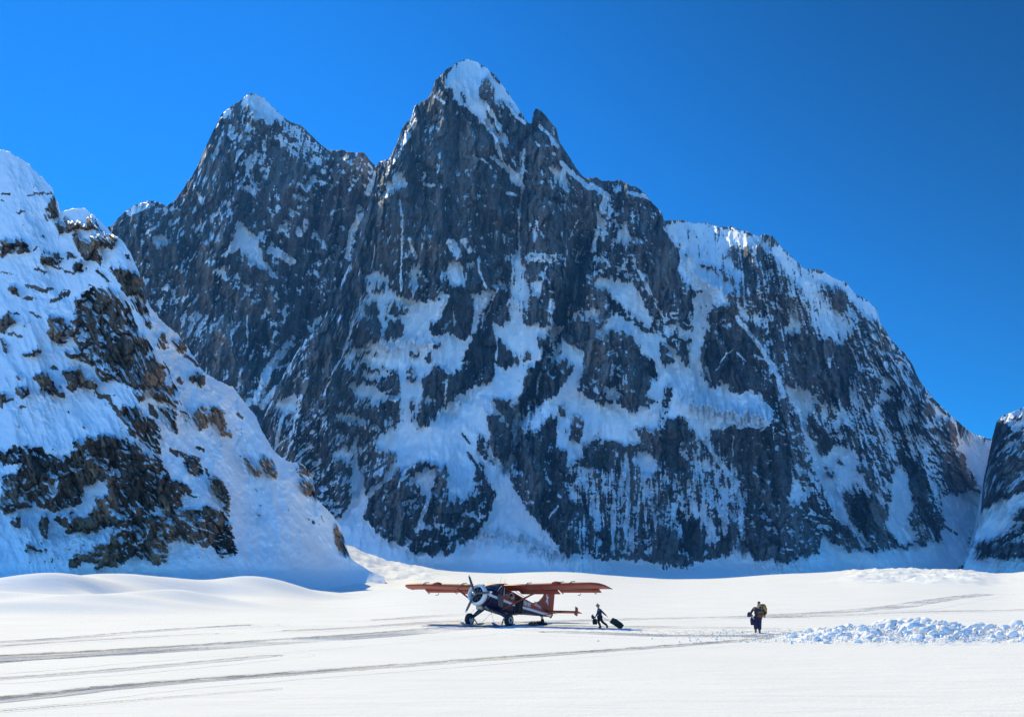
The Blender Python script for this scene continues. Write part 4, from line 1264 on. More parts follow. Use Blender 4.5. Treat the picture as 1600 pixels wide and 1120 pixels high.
    for s in (1, -1):
        yy = [(.0, .02, 1.58, 2.46, 1.2), (2.0, .02, 1.58, 2.49, 1.2), (3.5, .02, 1.58, 2.52, 1.2), (5.6, .02, 1.58, 2.57, 1.15), (6.5, .0, 1.55, 2.58, 1.1),
              (6.9, -.14, 1.38, 2.575, 1.1), (7.15, -.42, 1.08, 2.57, .9), (7.32, -.85, .62, 2.54, .7)]
        w = part("wing", bm_loft([airfoil(x0, c_, s * y, z, th) for y, x0, c_, z, th in yy]), RED, smooth=True)
        for y in (2.35, 4.55, 5.3):
            part("fuel_strap", tube([(.06, s * y, 2.44 + .02 * y), (.05, s * y, 2.52 + .02 * y), (-.1, s * y, 2.62 + .02 * y), (-.5, s * y, 2.72 + .02 * y)], .025, 6), BLACK, w)
        lamp = bmesh.new(); bmesh.ops.create_uvsphere(lamp, u_segments=14, v_segments=8, radius=1.0, matrix=Matrix.Translation((-.12, s * 4.3, 2.64)) @ Matrix.Diagonal((.26, .30, .11, 1)))
        part("landing_light", lamp, RED, w, smooth=True)
        part("flap", prism([(-1.50, 2.47), (-1.96, 2.36), (-1.98, 2.39), (-1.52, 2.56)], 2.7, 'y', s * 2.2), RED, w)
        part("aileron", prism([(-1.52, 2.53), (-1.88, 2.44), (-1.89, 2.47), (-1.53, 2.60)], 2.7, 'y', s * 5.0), RED, w)
        for y in (1.0, 2.9, 3.9, 6.1):
            part("hinge", tube([(-1.35, s * y, 2.46), (-1.62, s * y, 2.32), (-1.75, s * y, 2.36)], .025, 6), RED, w)
        part("mass_balance", tube([(-1.4, s * 5.2, 2.48), (-1.5, s * 5.2, 2.28), (-1.35, s * 5.2, 2.16), (-1.2, s * 5.2, 2.16)], .02, 6), RED, w)
        part("wing_strut", tube([(-.12, s * .62, 1.02), (-.62, s * 3.1, 2.40)], .055, 8, .55), RED if s > 0 else RED)
    for x, y in ((-.4, .1), (-1.2, -.15)):
        part("antenna", tube([(x, y, 2.5), (x - .22, y, 3.15)], .008, 5), GREY)
    part("wing_centre", bm_loft([airfoil(.03, 1.6, y, 2.47, 1.5) for y in (-.68, 0, .68)]), RED, smooth=True)
    # tail
    fin = [(-3.9, 2.24), (-4.7, 2.34), (-5.3, 2.56), (-5.75, 2.95), (-6.05, 3.45), (-6.22, 3.80), (-6.45, 3.95), (-6.62, 3.95), (-6.62, 2.05), (-5.0, 2.1)]
    fn = part("fin", prism(fin, .07, 'y'), RED, bevel=.012)
    part("rudder", prism([(-6.64, 3.95), (-6.95, 3.92), (-7.10, 3.75), (-7.16, 2.0), (-7.0, 1.78), (-6.64, 1.86)], .06, 'y'), RED, bevel=.012)
    for s in (1, -1):
        st = part("stabilizer", bm_loft([[(-5.95 - .9 * a, s * y, 2.08 + th * b) for a, b in ((0, 0), (.1, .5), (.5, .6), (1, 0), (.5, -.4), (.1, -.4))] for y, th in ((.05, .09), (1.4, .08), (2.45, .05))]), RED, smooth=True)
        part("finlet", prism([(-6.02, 1.86), (-6.38, 1.82), (-6.46, 2.08), (-6.38, 2.36), (-6.06, 2.40), (-6.10, 2.1)], .035, 'y', s * 2.3), RED, st)
    part("tail_strut", tube([(-5.7, .2, 1.75), (-6.2, 1.3, 2.05)], .02, 6), RED)
    # writing on the near side
    def words(name, txt, size, p, dirx, up_, mat, parent, shear=0.0, sx=1.0):
        cu = bpy.data.curves.new(name, 'FONT'); cu.body = txt; cu.size = size; cu.shear = shear; cu.extrude = 0.004; cu.offset = size * .018
        tmp = bpy.data.objects.new(name, cu); COL.objects.link(tmp); bpy.context.view_layer.update()
        me = bpy.data.meshes.new_from_object(tmp.evaluated_get(bpy.context.evaluated_depsgraph_get())); me.name = name
        bpy.data.objects.remove(tmp)
        X_ = Vector(dirx).normalized(); U_ = Vector(up_); U_ = (U_ - U_.dot(X_) * X_).normalized(); N_ = X_.cross(U_)
        T = Matrix(((X_.x, U_.x, N_.x, p[0]), (X_.y, U_.y, N_.y, p[1]), (X_.z, U_.z, N_.z, p[2]), (0, 0, 0, 1)))
        me.transform(M @ T @ Matrix.Diagonal((sx, 1, 1, 1))); me.materials.clear(); me.materials.append(mat)
        o = bpy.data.objects.new(name, me); link(o, parent); return o
    LET = simple("lettering", (.72, .70, .72), .5); LETR = simple("script_lettering", (.62, .40, .38), .5)
    words("registration", "N8190Y", .40, (-2.52, .64, 1.83), (-1, -.115, .0), (0, 0, 1), LET, fus, .1, .78)
    words("company_name", "Talkeetna", .36, (-3.95, .47, 2.10), (-1, -.17, -.04), (0, 0, 1), LETR, fus, .35, .92)
    lg = bmesh.new()
    prism([(-6.05, 3.15), (-6.15, 3.22), (-6.25, 3.05), (-6.42, 3.1), (-6.3, 2.9), (-6.45, 2.55), (-6.36, 2.55), (-6.24, 2.78), (-6.14, 2.62), (-6.08, 2.66), (-6.18, 2.92)], .004, 'y', .040, lg)
    prism([(-6.1, 3.26), (-6.19, 3.26), (-6.19, 3.36), (-6.1, 3.36)], .004, 'y', .040, lg)
    part("tail_emblem", lg, LET, fn)
    # landing gear, wheels and skis
    for s in (1, -1):
        g = part("gear_leg", tube([(.25, s * .42, 1.06), (.08, s * 1.02, .70), (.0, s * 1.42, .42)], [.19, .13, .085], 10, .6), NAVY, smooth=True)
        wl_ = root_part = part("wheel", lathe([(s * 1.42 - .13, .20), (s * 1.42 - .14, .31), (s * 1.42 - .08, .38), (s * 1.42, .39), (s * 1.42 + .08, .38), (s * 1.42 + .14, .31), (s * 1.42 + .13, .20)], 28, 'y', (0, 0, .40)), RUB, body=False, smooth=True)
        part("rim", lathe([(s * 1.42 - .142, .17), (s * 1.42 - .135, .21), (s * 1.42 + .135, .21), (s * 1.42 + .142, .17), (s * 1.42 + .12, .06)] if s > 0 else [(s * 1.42 - .12, .06), (s * 1.42 - .142, .17), (s * 1.42 - .135, .21), (s * 1.42 + .135, .21), (s * 1.42 + .142, .17)], 20, 'y', (0, 0, .40)), METAL, wl_, body=False)
        yk = s * 1.12
        sk = bm_loft([[(x, yk - w, z), (x, yk + w, z), (x, yk + w, z + .05), (x, yk - w, z + .05)] for x, w, z in ((-.95, .13, .12), (-.6, .16, .06), (.5, .17, .06), (.95, .15, .10), (1.25, .10, .24))])
        sko = part("ski", sk, simple("ski_blue", (.10, .16, .34), .35) if s > 0 else simple("ski_grey", (.35, .38, .45), .35), body=False)
        part("ski_link", tube([(.3, yk, .12), (.1, yk, .5)], .04, 6), METAL, sko, body=False)
        part("ski_link", tube([(-.4, yk, .12), (0, yk, .5)], .035, 6), METAL, sko, body=False)
        part("ski_cable", tube([(1.1, yk, .26), (.7, yk * .5, 1.05)], .008, 5), GREY, sko, body=False)
        part("ski_cable", tube([(-.9, yk, .2), (-1.2, yk * .5, .85)], .008, 5), GREY, sko, body=False)
    part("belly_exhaust", tube([(1.0, .22, 1.05), (.75, .30, .92), (.5, .32, .88)], .07, 10), METAL)
    part("oil_cooler", prism([(1.35, 1.0), (.95, .98), (1.0, .84), (1.3, .82)], .3, 'y', 0), METAL, bevel=.02)
    part("boarding_step", tube([(-1.1, .55, .97), (-1.15, .7, .72), (-1.35, .7, .72), (-1.35, .55, .98)], .014, 6), GREY)
    tw = part("tail_wheel", lathe([(-.05, .08), (-.055, .14), (0, .165), (.055, .14), (.05, .08)], 20, 'y', (-6.15, 0, .17)), RUB, body=False, smooth=True)
    part("tail_fork", tube([(-6.15, .07, .17), (-6.1, .05, .42), (-5.95, 0, .62)], .035, 6), BLACK, tw, body=False)
    part("tail_spring", tube([(-6.15, -.07, .17), (-6.1, -.05, .42), (-5.8, 0, .60)], .03, 6), BLACK, tw, body=False)
    tsk = bm_loft([[(x, -w, z), (x, w, z), (x, w, z + .03), (x, -w, z + .03)] for x, w, z in ((-6.5, .10, .08), (-6.2, .13, .03), (-5.8, .13, .03), (-5.6, .08, .12))])
    part("tail_ski", tsk, METAL, tw, body=False)
    return rt
build_plane()

# ------------------------------------------------------------------ bags lying in the snow
CANV = {}
def duffel(name, label, loc, rz, L, r, col, cat="bag", group=None):
    rt = root(name, label, cat, loc, rz, group)
    m = simple("canvas_%d" % len(CANV), col, .85, var=.35, scale=10, bump=.02); CANV[name + label] = m
    rings = []
    for i, x in enumerate(np.linspace(-.5, .5, 9)):
        k = (1 - abs(2 * x) ** 5) ** .5 * .35 + .65 if abs(x) < .5 else .45
        rings.append([(x * L, r * k * 1.1 * math.cos(a) * (1 + .06 * math.sin(3 * a + i)), r * .98 + r * k * .95 * math.sin(a) * (1 + .05 * math.cos(5 * a + 2 * i))) for a in np.linspace(0, 2 * math.pi, 17)[:-1]])
    to_obj("bag_body", bm_loft(rings), m, rt, True)
    for x in (-.2, .2):
        to_obj("strap", tube([(x * L, r * 1.08 * math.cos(a), r + r * 1.03 * math.sin(a)) for a in np.linspace(.2, math.pi - .2, 9)], .018, 6), simple("webbing", (.02, .02, .02), .9), rt)
    to_obj("handle", tube([(-.2 * L, 0, 2 * r), (-.1 * L, 0, 2.2 * r), (.1 * L, 0, 2.2 * r), (.2 * L, 0, 2 * r)], .015, 6), simple("webbing", (.02, .02, .02), .9), rt)
    return rt
x, y = ground_at(833, 977.5); duffel("duffel_bag", "brown duffel bag on the snow under the plane's tail", (x, y, -.02), .15, .58, .145, (.17, .07, .04))
x, y = ground_at(847, 977.2); duffel("duffel_bag", "low black duffel bag between the brown bag and the plane's tail wheel", (x, y + .2, -.03), -.1, .66, .125, (.012, .012, .014))
x, y = ground_at(842, 976.2); duffel("duffel_bag", "dark bag lying just behind the brown duffel under the plane", (x, y + .6, -.03), .5, .5, .13, (.030, .022, .022))

# ------------------------------------------------------------------ people
def skin(name, nodes, edges, rootn, mat, parent, sub=1):
    names = list(nodes); me = bpy.data.meshes.new(name)
    me.from_pydata([nodes[n][0] for n in names], [(names.index(a), names.index(b)) for a, b in edges], [])
    tmp = bpy.data.objects.new(name, me); COL.objects.link(tmp)
    sk = tmp.modifiers.new("s", 'SKIN'); sk.use_smooth_shade = True
    for i, n in enumerate(names):
        r = nodes[n][1]; r = (r, r) if not isinstance(r, tuple) else r
        me.skin_vertices[0].data[i].radius = r; me.skin_vertices[0].data[i].use_root = (n == rootn)
    if sub: ss = tmp.modifiers.new("u", 'SUBSURF'); ss.levels = sub; ss.render_levels = sub
    bpy.context.view_layer.update()
    m2 = bpy.data.meshes.new_from_object(tmp.evaluated_get(bpy.context.evaluated_depsgraph_get())); m2.name = name
    bpy.data.objects.remove(tmp)
    m2.materials.clear(); m2.materials.append(mat); m2.polygons.foreach_set("use_smooth", [True] * len(m2.polygons))
    o = bpy.data.objects.new(name, m2); link(o, parent); return o

SKIN = simple("skin", (.42, .24, .17), .55, var=.1); HAIR = simple("hair_fair", (.22, .13, .06), .7, var=.4, scale=60)

def V(*a): return Vector(a)
def hand_nodes(nodes, edges, wrist, w, d, side, curl=1.0, key=''):
    """palm, four unequal bent fingers and a thumb; d = hand direction, side = palm-wide axis"""
    d = Vector(d).normalized(); side = Vector(side).normalized(); nrm = d.cross(side).normalized()
    p = Vector(w) + d * .055; nodes[key + 'palm'] = (p, (.030, .020)); edges.append((wrist, key + 'palm'))
    for i, (off, L) in enumerate(((-.030, .070), (-.010, .080), (.010, .075), (.030, .058))):
        a = p + side * off + d * .035; nodes[key + 'k%d' % i] = (a, .0095); edges.append((key + 'palm', key + 'k%d' % i))
        b = a + (d * math.cos(.5 * curl) + nrm * math.sin(.5 * curl)) * L * .45; nodes[key + 'm%d' % i] = (b, .0085); edges.append((key + 'k%d' % i, key + 'm%d' % i))
        c = b + (d * math.cos(1.5 * curl) + nrm * math.sin(1.5 * curl)) * L * .5; nodes[key + 't%d' % i] = (c, .0075); edges.append((key + 'm%d' % i, key + 't%d' % i))
    a = Vector(w) + d * .03 - side * .035; nodes[key + 'th0'] = (a, .011); edges.append((key + 'palm', key + 'th0'))
    b = a + (d * .6 - side * .5 + nrm * .3).normalized() * .04; nodes[key + 'th1'] = (b, .009); edges.append((key + 'th0', key + 'th1'))

def person(label, loc, rz, J, cols, hair='short', scale=1.0, loose=0.0):
    """x forward, y left, z up. J: joint positions."""
    rt = root("person", label, "person", loc, rz); rt.scale = (scale,) * 3
    nodes = {k: (Vector(J[k]), r) for k, r in dict(pelvis=(.14, .11), waist=(.13, .10), chest=(.155, .115), neck=.052, skull=(.075, .09), crown=(.055, .07),
             hipL=.088, kneeL=.058, ankleL=.040, toeL=.036, hipR=.088, kneeR=.058, ankleR=.040, toeR=.036,
             shL=.058, elL=.042, wrL=.028, shR=.058, elR=.042, wrR=.028).items()}
    E = [('pelvis', 'waist'), ('waist', 'chest'), ('chest', 'neck'), ('neck', 'skull'), ('skull', 'crown'), ('pelvis', 'hipL'), ('hipL', 'kneeL'), ('kneeL', 'ankleL'),
         ('ankleL', 'toeL'), ('pelvis', 'hipR'), ('hipR', 'kneeR'), ('kneeR', 'ankleR'), ('ankleR', 'toeR'), ('chest', 'shL'), ('shL', 'elL'), ('elL', 'wrL'),
         ('chest', 'shR'), ('shR', 'elR'), ('elR', 'wrR')]
    hf = Vector(J['face']).normalized(); hu = (Vector(J['crown']) - Vector(J['skull'])).normalized(); hs = hu.cross(hf).normalized()
    sk_ = Vector(J['skull'])
    nodes['nose'] = (sk_ + hf * .105 + hu * .005, .014); E.append(('skull', 'nose'))
    nodes['chin'] = (sk_ + hf * .06 - hu * .075, .034); E.append(('skull', 'chin'))
    for s in (1, -1):
        nodes['ear%d' % s] = (sk_ + hs * s * .085, .016); E.append(('skull', 'ear%d' % s))
    for k in 'LR':
        d = Vector(J['wr' + k]) - Vector(J['el' + k]); hand_nodes(nodes, E, 'wr' + k, J['wr' + k], d, (1, 0, 0) if abs(d.normalized().x) < .7 else (0, 1, 0), J.get('curl', 1.2), k)
    body = skin("body", nodes, E, 'pelvis', SKIN, rt)
    # clothes follow the body a little outside it
    jk = {k: (nodes[k][0], tuple(a + .028 for a in nodes[k][1]) if isinstance(nodes[k][1], tuple) else nodes[k][1] + .022) for k in ('waist', 'chest', 'shL', 'elL', 'wrL', 'shR', 'elR', 'wrR', 'pelvis')}
    jk['collar'] = (nodes['neck'][0] * .7 + nodes['chest'][0] * .3, .075)
    jk['hem'] = (nodes['pelvis'][0] + Vector((0, 0, -.10)), (.17, .14))
    for k in 'LR':
        a, b = nodes['el' + k][0], nodes['wr' + k][0]; jk['wr' + k] = (a + (b - a) * .93, .045)
    skin("jacket", jk, [('pelvis', 'hem'), ('pelvis', 'waist'), ('waist', 'chest'), ('chest', 'collar'), ('chest', 'shL'), ('shL', 'elL'), ('elL', 'wrL'), ('chest', 'shR'), ('shR', 'elR'), ('elR', 'wrR')],
         'waist', cols['jacket'], rt)
    tr = {k: (nodes[k][0], nodes[k][1] + .026 + loose) for k in ('hipL', 'kneeL', 'ankleL', 'hipR', 'kneeR', 'ankleR')}
    tr['pelvis'] = (nodes['pelvis'][0] - Vector((0, 0, .02)), (.165, .135))
    for k in 'LR': tr['ankle' + k] = (nodes['ankle' + k][0] + Vector((0, 0, .05)), .075 + loose)
    skin("trousers", tr, [('pelvis', 'hipL'), ('hipL', 'kneeL'), ('kneeL', 'ankleL'), ('pelvis', 'hipR'), ('hipR', 'kneeR'), ('kneeR', 'ankleR')], 'pelvis', cols['trousers'], rt)
    for k in 'LR':
        a, t_ = nodes['ankle' + k][0], nodes['toe' + k][0]; back = a - (t_ - a) * .35; back.z = t_.z
        skin("boot", {'a': (a + Vector((0, 0, .10)), .058), 'b': (a, .060), 'c': (t_, (.052, .045)), 'd': (back, (.05, .045))}, [('a', 'b'), ('b', 'c'), ('b', 'd')], 'b', cols['boot'], rt)
    if hair == 'hat':
        skin("hat", {'a': (sk_ + hu * .035, (.096, .108)), 'b': (sk_ + hu * .10 - hf * .01, (.075, .085)), 'c': (sk_ + hu * .15 - hf * .02, .03)}, [('a', 'b'), ('b', 'c')], 'a', cols['hat'], rt)
    else:
        skin("hair", {'a': (sk_ + hu * .03 - hf * .03, (.085, .09)), 'b': (sk_ - hf * .055 - hu * .03, (.085, .07)), 'c': (sk_ + hu * .065, (.06, .065)), 'd': (sk_ - hf * .05 - hu * .10, .05)},
             [('c', 'a'), ('a', 'b'), ('b', 'd')], 'a', HAIR, rt)
    for s in (1, -1):                                         # eyes
        bm = bmesh.new(); bmesh.ops.create_icosphere(bm, subdivisions=1, radius=.012, matrix=Matrix.Translation(sk_ + hf * .088 + hs * s * .032 + hu * .02))
        to_obj("eye", bm, simple("eye", (.02, .02, .02), .2), rt, True)
    bm = tube([sk_ + hf * .088 - hs * .024 - hu * .05, sk_ + hf * .094 - hu * .052, sk_ + hf * .088 + hs * .024 - hu * .05], .006, 6)
    to_obj("mouth", bm, simple("lips", (.30, .10, .09), .5), rt, True)
    return rt

BLUEJ = simple("jacket_blue", (.007, .018, .058), .75, var=.25, scale=14, bump=.02); BLK = simple("cloth_black", (.012, .012, .014), .85, var=.3, scale=14)
TAN = simple("boot_tan", (.10, .065, .035), .7); 
x1, y1 = ground_at(938, 981.3)
walker = person("fair haired person in dark blue jacket striding to the plane pulling a suitcase", (x1, y1, 0), R(180), dict(
    pelvis=(.0, 0, .72), waist=(.03, 0, .88), chest=(.07, 0, 1.08), neck=(.12, 0, 1.27), skull=(.17, .01, 1.40), crown=(.18, .01, 1.46), face=(1, .15, -.18),
    hipL=(.02, .09, .68), kneeL=(-.12, .10, .40), ankleL=(-.42, .10, .14), toeL=(-.36, .10, .03), hipR=(.02, -.09, .68), kneeR=(.12, -.09, .40), ankleR=(-.02, -.09, .09), toeR=(.12, -.09, .035),
    shL=(.05, .18, 1.18), elL=(-.15, .22, .98), wrL=(-.36, .20, .79), shR=(.11, -.18, 1.17), elR=(.15, -.24, .93), wrR=(.27, -.24, .73), curl=1.3),
    dict(jacket=BLUEJ, trousers=BLK, boot=TAN), 'short', .94)

# the roller case she pulls, tipped on its wheels
def roller(loc, rz):
    rt = root("rolling_suitcase", "large black suitcase tipped on its wheels behind the person in the blue jacket", "suitcase", loc, rz)
    ang = R(-56); T = Matrix.Translation((0, 0, .07)) @ Matrix.Rotation(ang, 4, 'Y')
    bm = bmesh.new(); bmesh.ops.create_cube(bm, size=1, matrix=Matrix.Translation((.0, 0, .40)) @ Matrix.Diagonal((.34, .46, .76, 1)))
    bmesh.ops.bevel(bm, geom=list(bm.edges), offset=.05, segments=3, profile=.7, affect='EDGES'); bmesh.ops.transform(bm, matrix=T, verts=bm.verts)
    to_obj("shell", bm, simple("case_black", (.010, .010, .011), .7, var=.3), rt, True)
    for s in (1, -1):
        bm = tube([(-.13, s * .14, .76), (-.13, s * .14, 1.22)], .009, 6); bmesh.ops.transform(bm, matrix=T, verts=bm.verts)
        to_obj("pull_rod", bm, simple("rod_metal", (.5, .5, .5), .3, .9), rt)
        bm = lathe([(s * .19 - .02, .02), (s * .19 - .02, .05), (s * .19 + .02, .05), (s * .19 + .02, .02)], 16, 'y', (-.13, 0, .0)); bmesh.ops.transform(bm, matrix=T, verts=bm.verts)
        to_obj("wheel", bm, simple("wheel_grey", (.05, .05, .05), .6), rt)
    bm = tube([(-.13, -.15, 1.22), (-.13, .15, 1.22)], .016, 8); bmesh.ops.transform(bm, matrix=T, verts=bm.verts); to_obj("grip", bm, BLK, rt)
    bm = prism([(.172, .15), (.20, .17), (.20, .62), (.172, .65)], .34, 'y'); bmesh.ops.transform(bm, matrix=T, verts=bm.verts); to_obj("front_pocket", bm, simple("case_black", (.014, .014, .015), .8), rt)
    return rt
roller((x1 + 1.27, y1 - .20, -.01), 0)
def carry_bag(name, label, loc, w, h, d, col, grip_z, rz=0, cat="bag", soft=False):
    rt = root(name, label, cat, loc, rz); m = simple(name + "_cloth", col, .8, var=.3, scale=12, bump=.02)
    rg = random.Random(len(label)); rings = [[(w * k * sx * rg.uniform(.82, 1.15), d * k * sy * rg.uniform(.8, 1.2), z + rg.uniform(-.02, .02) * (z > 0)) for sx, sy in ((-.5, -.35), (-.35, -.5), (.35, -.5), (.5, -.35), (.5, .35), (.35, .5), (-.35, .5), (-.5, .35))] for z, k in ((0, .8), (.08 * h, 1), (.5 * h, 1.04), (.9 * h, .95), (h, .7))]
    if soft:                                                  # a slumped cloth bundle
        rings = [[(w * .5 * k * math.cos(a) * (1 + .13 * math.sin(3 * a + 7 * z / h)) + .12 * w * math.sin(5 * z / h), d * .5 * k * math.sin(a) * (1 + .12 * math.cos(2 * a + 5 * z / h)), z) for a in np.linspace(0, 2 * math.pi, 15)[:-1]]
                 for z, k in ((0, .35), (.06 * h, .8), (.2 * h, 1.08), (.4 * h, 1.12), (.62 * h, .9), (.8 * h, .66), (.92 * h, .42), (h, .22))]
    to_obj("bag_body", bm_loft(rings), m, rt, True)
    for s in (1, -1): to_obj("handle", tube([(-.2 * w, s * .2 * d, h * .97), (-.08 * w, 0, grip_z), (.08 * w, 0, grip_z), (.2 * w, s * .2 * d, h * .97)], .010, 6), BLK, rt)
    return rt
carry_bag("hand_bag", "square black bag hanging from the front hand of the person in the blue jacket", (x1 - .30, y1 + .24, .22), .27, .33, .2, (.012, .013, .017), .48)
carry_bag("stuff_sack", "small dark blue bundle held above the black bag by the person in the blue jacket", (x1 - .42, y1 + .22, .55), .2, .24, .16, (.02, .03, .07), .26, soft=True)

# second walker, loaded with jackets and packs
x2, y2 = ground_at(1184, 989)
PUR = simple("jacket_plum", (.035, .018, .030), .8, var=.3, scale=14, bump=.02); NVY = simple("snow_pants", (.014, .010, .050), .75, var=.25, scale=14, bump=.02)
HATM = simple("hat_brown", (.05, .025, .025), .9)
person("person in plum jacket and navy snow trousers trudging near the broken snow loaded with packs", (x2, y2, 0), R(-112), dict(
    pelvis=(.0, 0, .80), waist=(.02, .01, .95), chest=(.06, .03, 1.15), neck=(.09, .05, 1.33), skull=(.12, .07, 1.45), crown=(.13, .075, 1.51), face=(1, -.1, -.2),
    hipL=(.01, .09, .75), kneeL=(.05, .09, .44), ankleL=(-.04, .085, .10), toeL=(.09, .09, .04), hipR=(.01, -.09, .75), kneeR=(.16, -.08, .47), ankleR=(.13, -.075, .12), toeR=(.26, -.08, .05),
    shL=(.06, .21, 1.25), elL=(-.02, .34, 1.03), wrL=(.16, .36, .86), shR=(.07, -.17, 1.25), elR=(.02, -.32, 1.05), wrR=(.20, -.30, .93), curl=1.2),
    dict(jacket=PUR, trousers=NVY, boot=simple("boot_grey", (.16, .13, .12), .7), hat=HATM), 'hat', 1.03, .03)

def pack(name, label, loc, rz, col, w, h, d, col2):
    rt = root(name, label, "backpack", loc, rz); m = simple(name + "_cloth", col, .75, var=.4, scale=9, bump=.03)
    rings = []
    for z, k in ((0, .7), (.1, .95), (.35, 1.08), (.65, 1.0), (.85, .92), (1, .6)):
        rings.append([(w * .5 * k * math.copysign(abs(math.cos(a)) ** .6, math.cos(a)) * (1 + .07 * math.sin(4 * a + 9 * z)), d * .5 * k * math.copysign(abs(math.sin(a)) ** .6, math.sin(a)), z * h) for a in np.linspace(0, 2 * math.pi, 19)[:-1]])
    to_obj("bag_body", bm_loft(rings), m, rt, True)
    bm = bmesh.new(); bmesh.ops.create_uvsphere(bm, u_segments=14, v_segments=8, radius=1, matrix=Matrix.Translation((0, 0, h * .98)) @ Matrix.Diagonal((w * .42, d * .45, .06, 1)))
    to_obj("lid", bm, simple(name + "_lid", col2, .8, var=.3), rt, True)
    for s in (1, -1):
        to_obj("strap", tube([(s * w * .22, -d * .5, h * .9), (s * w * .3, -d * .72, h * .6), (s * w * .25, -d * .55, h * .15)], .016, 6), BLK, rt)
    bm = bmesh.new(); bmesh.ops.create_uvsphere(bm, u_segments=12, v_segments=8, radius=1, matrix=Matrix.Translation((w * .42, 0, h * .25)) @ Matrix.Diagonal((w * .22, d * .35, h * .18, 1)))
    to_obj("side_pocket", bm, m, rt, True)
    return rt
pack("backpack", "bulging yellow green backpack at the shoulder of the person in the plum jacket", (x2 + .25, y2 + .02, .92), .3, (.50, .29, .03), .40, .54, .30, (.09, .06, .03))
pack("backpack", "brown orange bag clutched in front of the person in the plum jacket", (x2 + .07, y2 - .18, .83), -.4, (.20, .075, .025), .30, .24, .18, (.25, .16, .10))
carry_bag("stuff_sack", "dark blue sack swinging out beside the hip of the person in the plum jacket", (x2 - .44, y2 - .05, .84), .27, .24, .2, (.014, .016, .06), .26, .4, soft=True)
carry_bag("rolled_coat", "navy coat dangling at knee height from the hand of the person in the plum jacket", (x2 - .30, y2 - .08, .42), .22, .42, .14, (.012, .014, .035), .46, -.2, "coat", True)

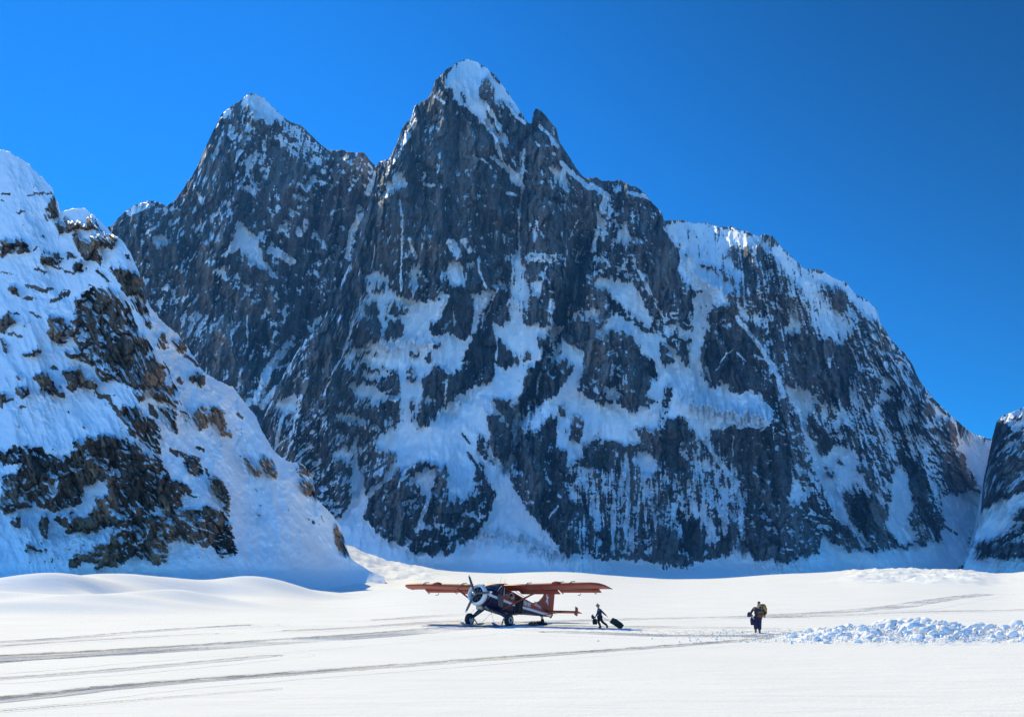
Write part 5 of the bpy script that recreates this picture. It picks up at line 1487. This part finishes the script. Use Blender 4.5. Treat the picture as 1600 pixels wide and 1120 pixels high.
# ------------------------------------------------------------------ the bank of broken snow
def build_blocks():
    rng = random.Random(4); nr = np.random.RandomState(4)
    def crest(px):                                            # top of the bank in metres, by photo column
        return float(np.interp(px, [1190, 1240, 1300, 1360, 1430, 1480, 1530, 1600, 1800, 2300], [0, .08, .28, .48, .62, .56, .34, .44, .4, .3]))
    base = []
    for sub in (1, 2):
        bm = bmesh.new(); bmesh.ops.create_icosphere(bm, subdivisions=sub, radius=.62); bm.verts.ensure_lookup_table()
        V_ = np.array([v.co[:] for v in bm.verts]); F_ = np.array([[v.index for v in f.verts] for f in bm.faces]); bm.free()
        q = np.abs(V_).max(1, keepdims=True); base.append((V_, V_ / q * .5, F_))
    VV, FF, n0 = [], [], 0
    def chunk(x, y, z, s):
        nonlocal n0
        V_, B_, F_ = base[1 if s > .15 else 0]
        c = (V_ + (B_ - V_) * rng.uniform(.3, .7)) * (1 + nr.uniform(-.22, .22, (len(V_), 1)))
        for _ in range(3):                                    # broken flat sides
            n_ = nr.normal(size=3); n_ /= np.linalg.norm(n_); d = c @ n_; c = c - np.outer(np.maximum(d - rng.uniform(.18, .34), 0), n_)
        c = c * (s * np.array([rng.uniform(.7, 1.4), rng.uniform(.6, 1.1), rng.uniform(.45, .9)]))
        M_ = np.array(Euler((rng.uniform(-.7, .7), rng.uniform(-.7, .7), rng.uniform(0, 3.1))).to_matrix())
        VV.append(c @ M_.T + (x, y, z)); FF.append(F_ + n0); n0 += len(V_)
    for i in range(24000):
        px = rng.uniform(1195, 1950); t = rng.random(); y = 41.5 + 15.0 * t; x = (px - 800) / FPX * y
        if px < 1205 + 90 * abs(t - .35): continue
        h = crest(px) * math.exp(-((t - .45) / .34) ** 2)
        if rng.random() > .10 + h * 1.3: continue
        s = min(.42, rng.paretovariate(1.9) * .045) * (0.7 + .8 * min(1, h * 2))
        chunk(x, y, h * rng.uniform(.75, 1.02) + s * .15, s)
    for i in range(420):                                      # crumbs round the walkers' path
        px = rng.gauss(1200, 75); y = rng.uniform(42, 57); chunk((px - 800) / FPX * y, y, .01, rng.choice([.04, .05, .06, .10]))
    me = bpy.data.meshes.new("snow_chunks"); v = np.concatenate(VV); f = np.concatenate(FF).astype(np.int32)
    me.vertices.add(len(v)); me.vertices.foreach_set("co", v.reshape(-1).astype(np.float32))
    me.loops.add(f.size); me.loops.foreach_set("vertex_index", f.reshape(-1)); me.polygons.add(len(f))
    me.polygons.foreach_set("loop_start", np.arange(len(f), dtype=np.int32) * 3); me.update(calc_edges=True)
    me.materials.append(M_SNOW)
    o = bpy.data.objects.new("snow_chunks", me); o['kind'] = 'stuff'; o['label'] = "long bank of broken snow blocks piled along the strip"; link(o)
    # the churned heap they lie on
    px = np.arange(1180, 2320, 3.0); t = np.linspace(-.15, 1.15, 70)
    Y = 41.5 + 15 * np.repeat(t[:, None], len(px), 1); X = (px[None] - 800) / FPX * Y
    H = np.array([crest(p) for p in px])[None] * np.exp(-((t[:, None] - .45) / .36) ** 2)
    n = fbm(X / .7, Y / .9, 4, 91, .6); f, c, e = facets(X / .45, Y / .6, 93)
    Z = H * (.85 + .5 * n) + (f * .16 + (c - .5) * .2) * sstep(H, .03, .3) - .06 * (1 - sstep(H, .0, .08)) - .02
    o = grid_mesh("snow_heap", X, Y, Z, M_SNOW, smooth=False); o['kind'] = 'stuff'; o['label'] = "churned heap of snow under the broken blocks"; link(o)
build_blocks()
# ------------------------------------------------------------------ the blue air between here and the walls
def build_haze():
    me = bpy.data.meshes.new("haze"); bm = bmesh.new()
    bmesh.ops.create_cube(bm, size=1.0); bm.to_mesh(me); bm.free()
    o = bpy.data.objects.new("haze", me); o.scale = (13000, 9000, 1900); o.location = (0, 2600, 1900 / 2 - 2.2)
    m = bpy.data.materials.new("haze"); m.use_nodes = True; n = m.node_tree.nodes; n.remove(n["Principled BSDF"])
    v = n.new("ShaderNodeVolumePrincipled"); v.inputs['Density'].default_value = 0.00005
    v.inputs['Color'].default_value = (0.10, 0.43, 1.0, 1)
    m.node_tree.links.new(v.outputs[0], n["Material Output"].inputs['Volume'])
    me.materials.append(m); o['kind'] = 'stuff'; link(o)
build_haze()
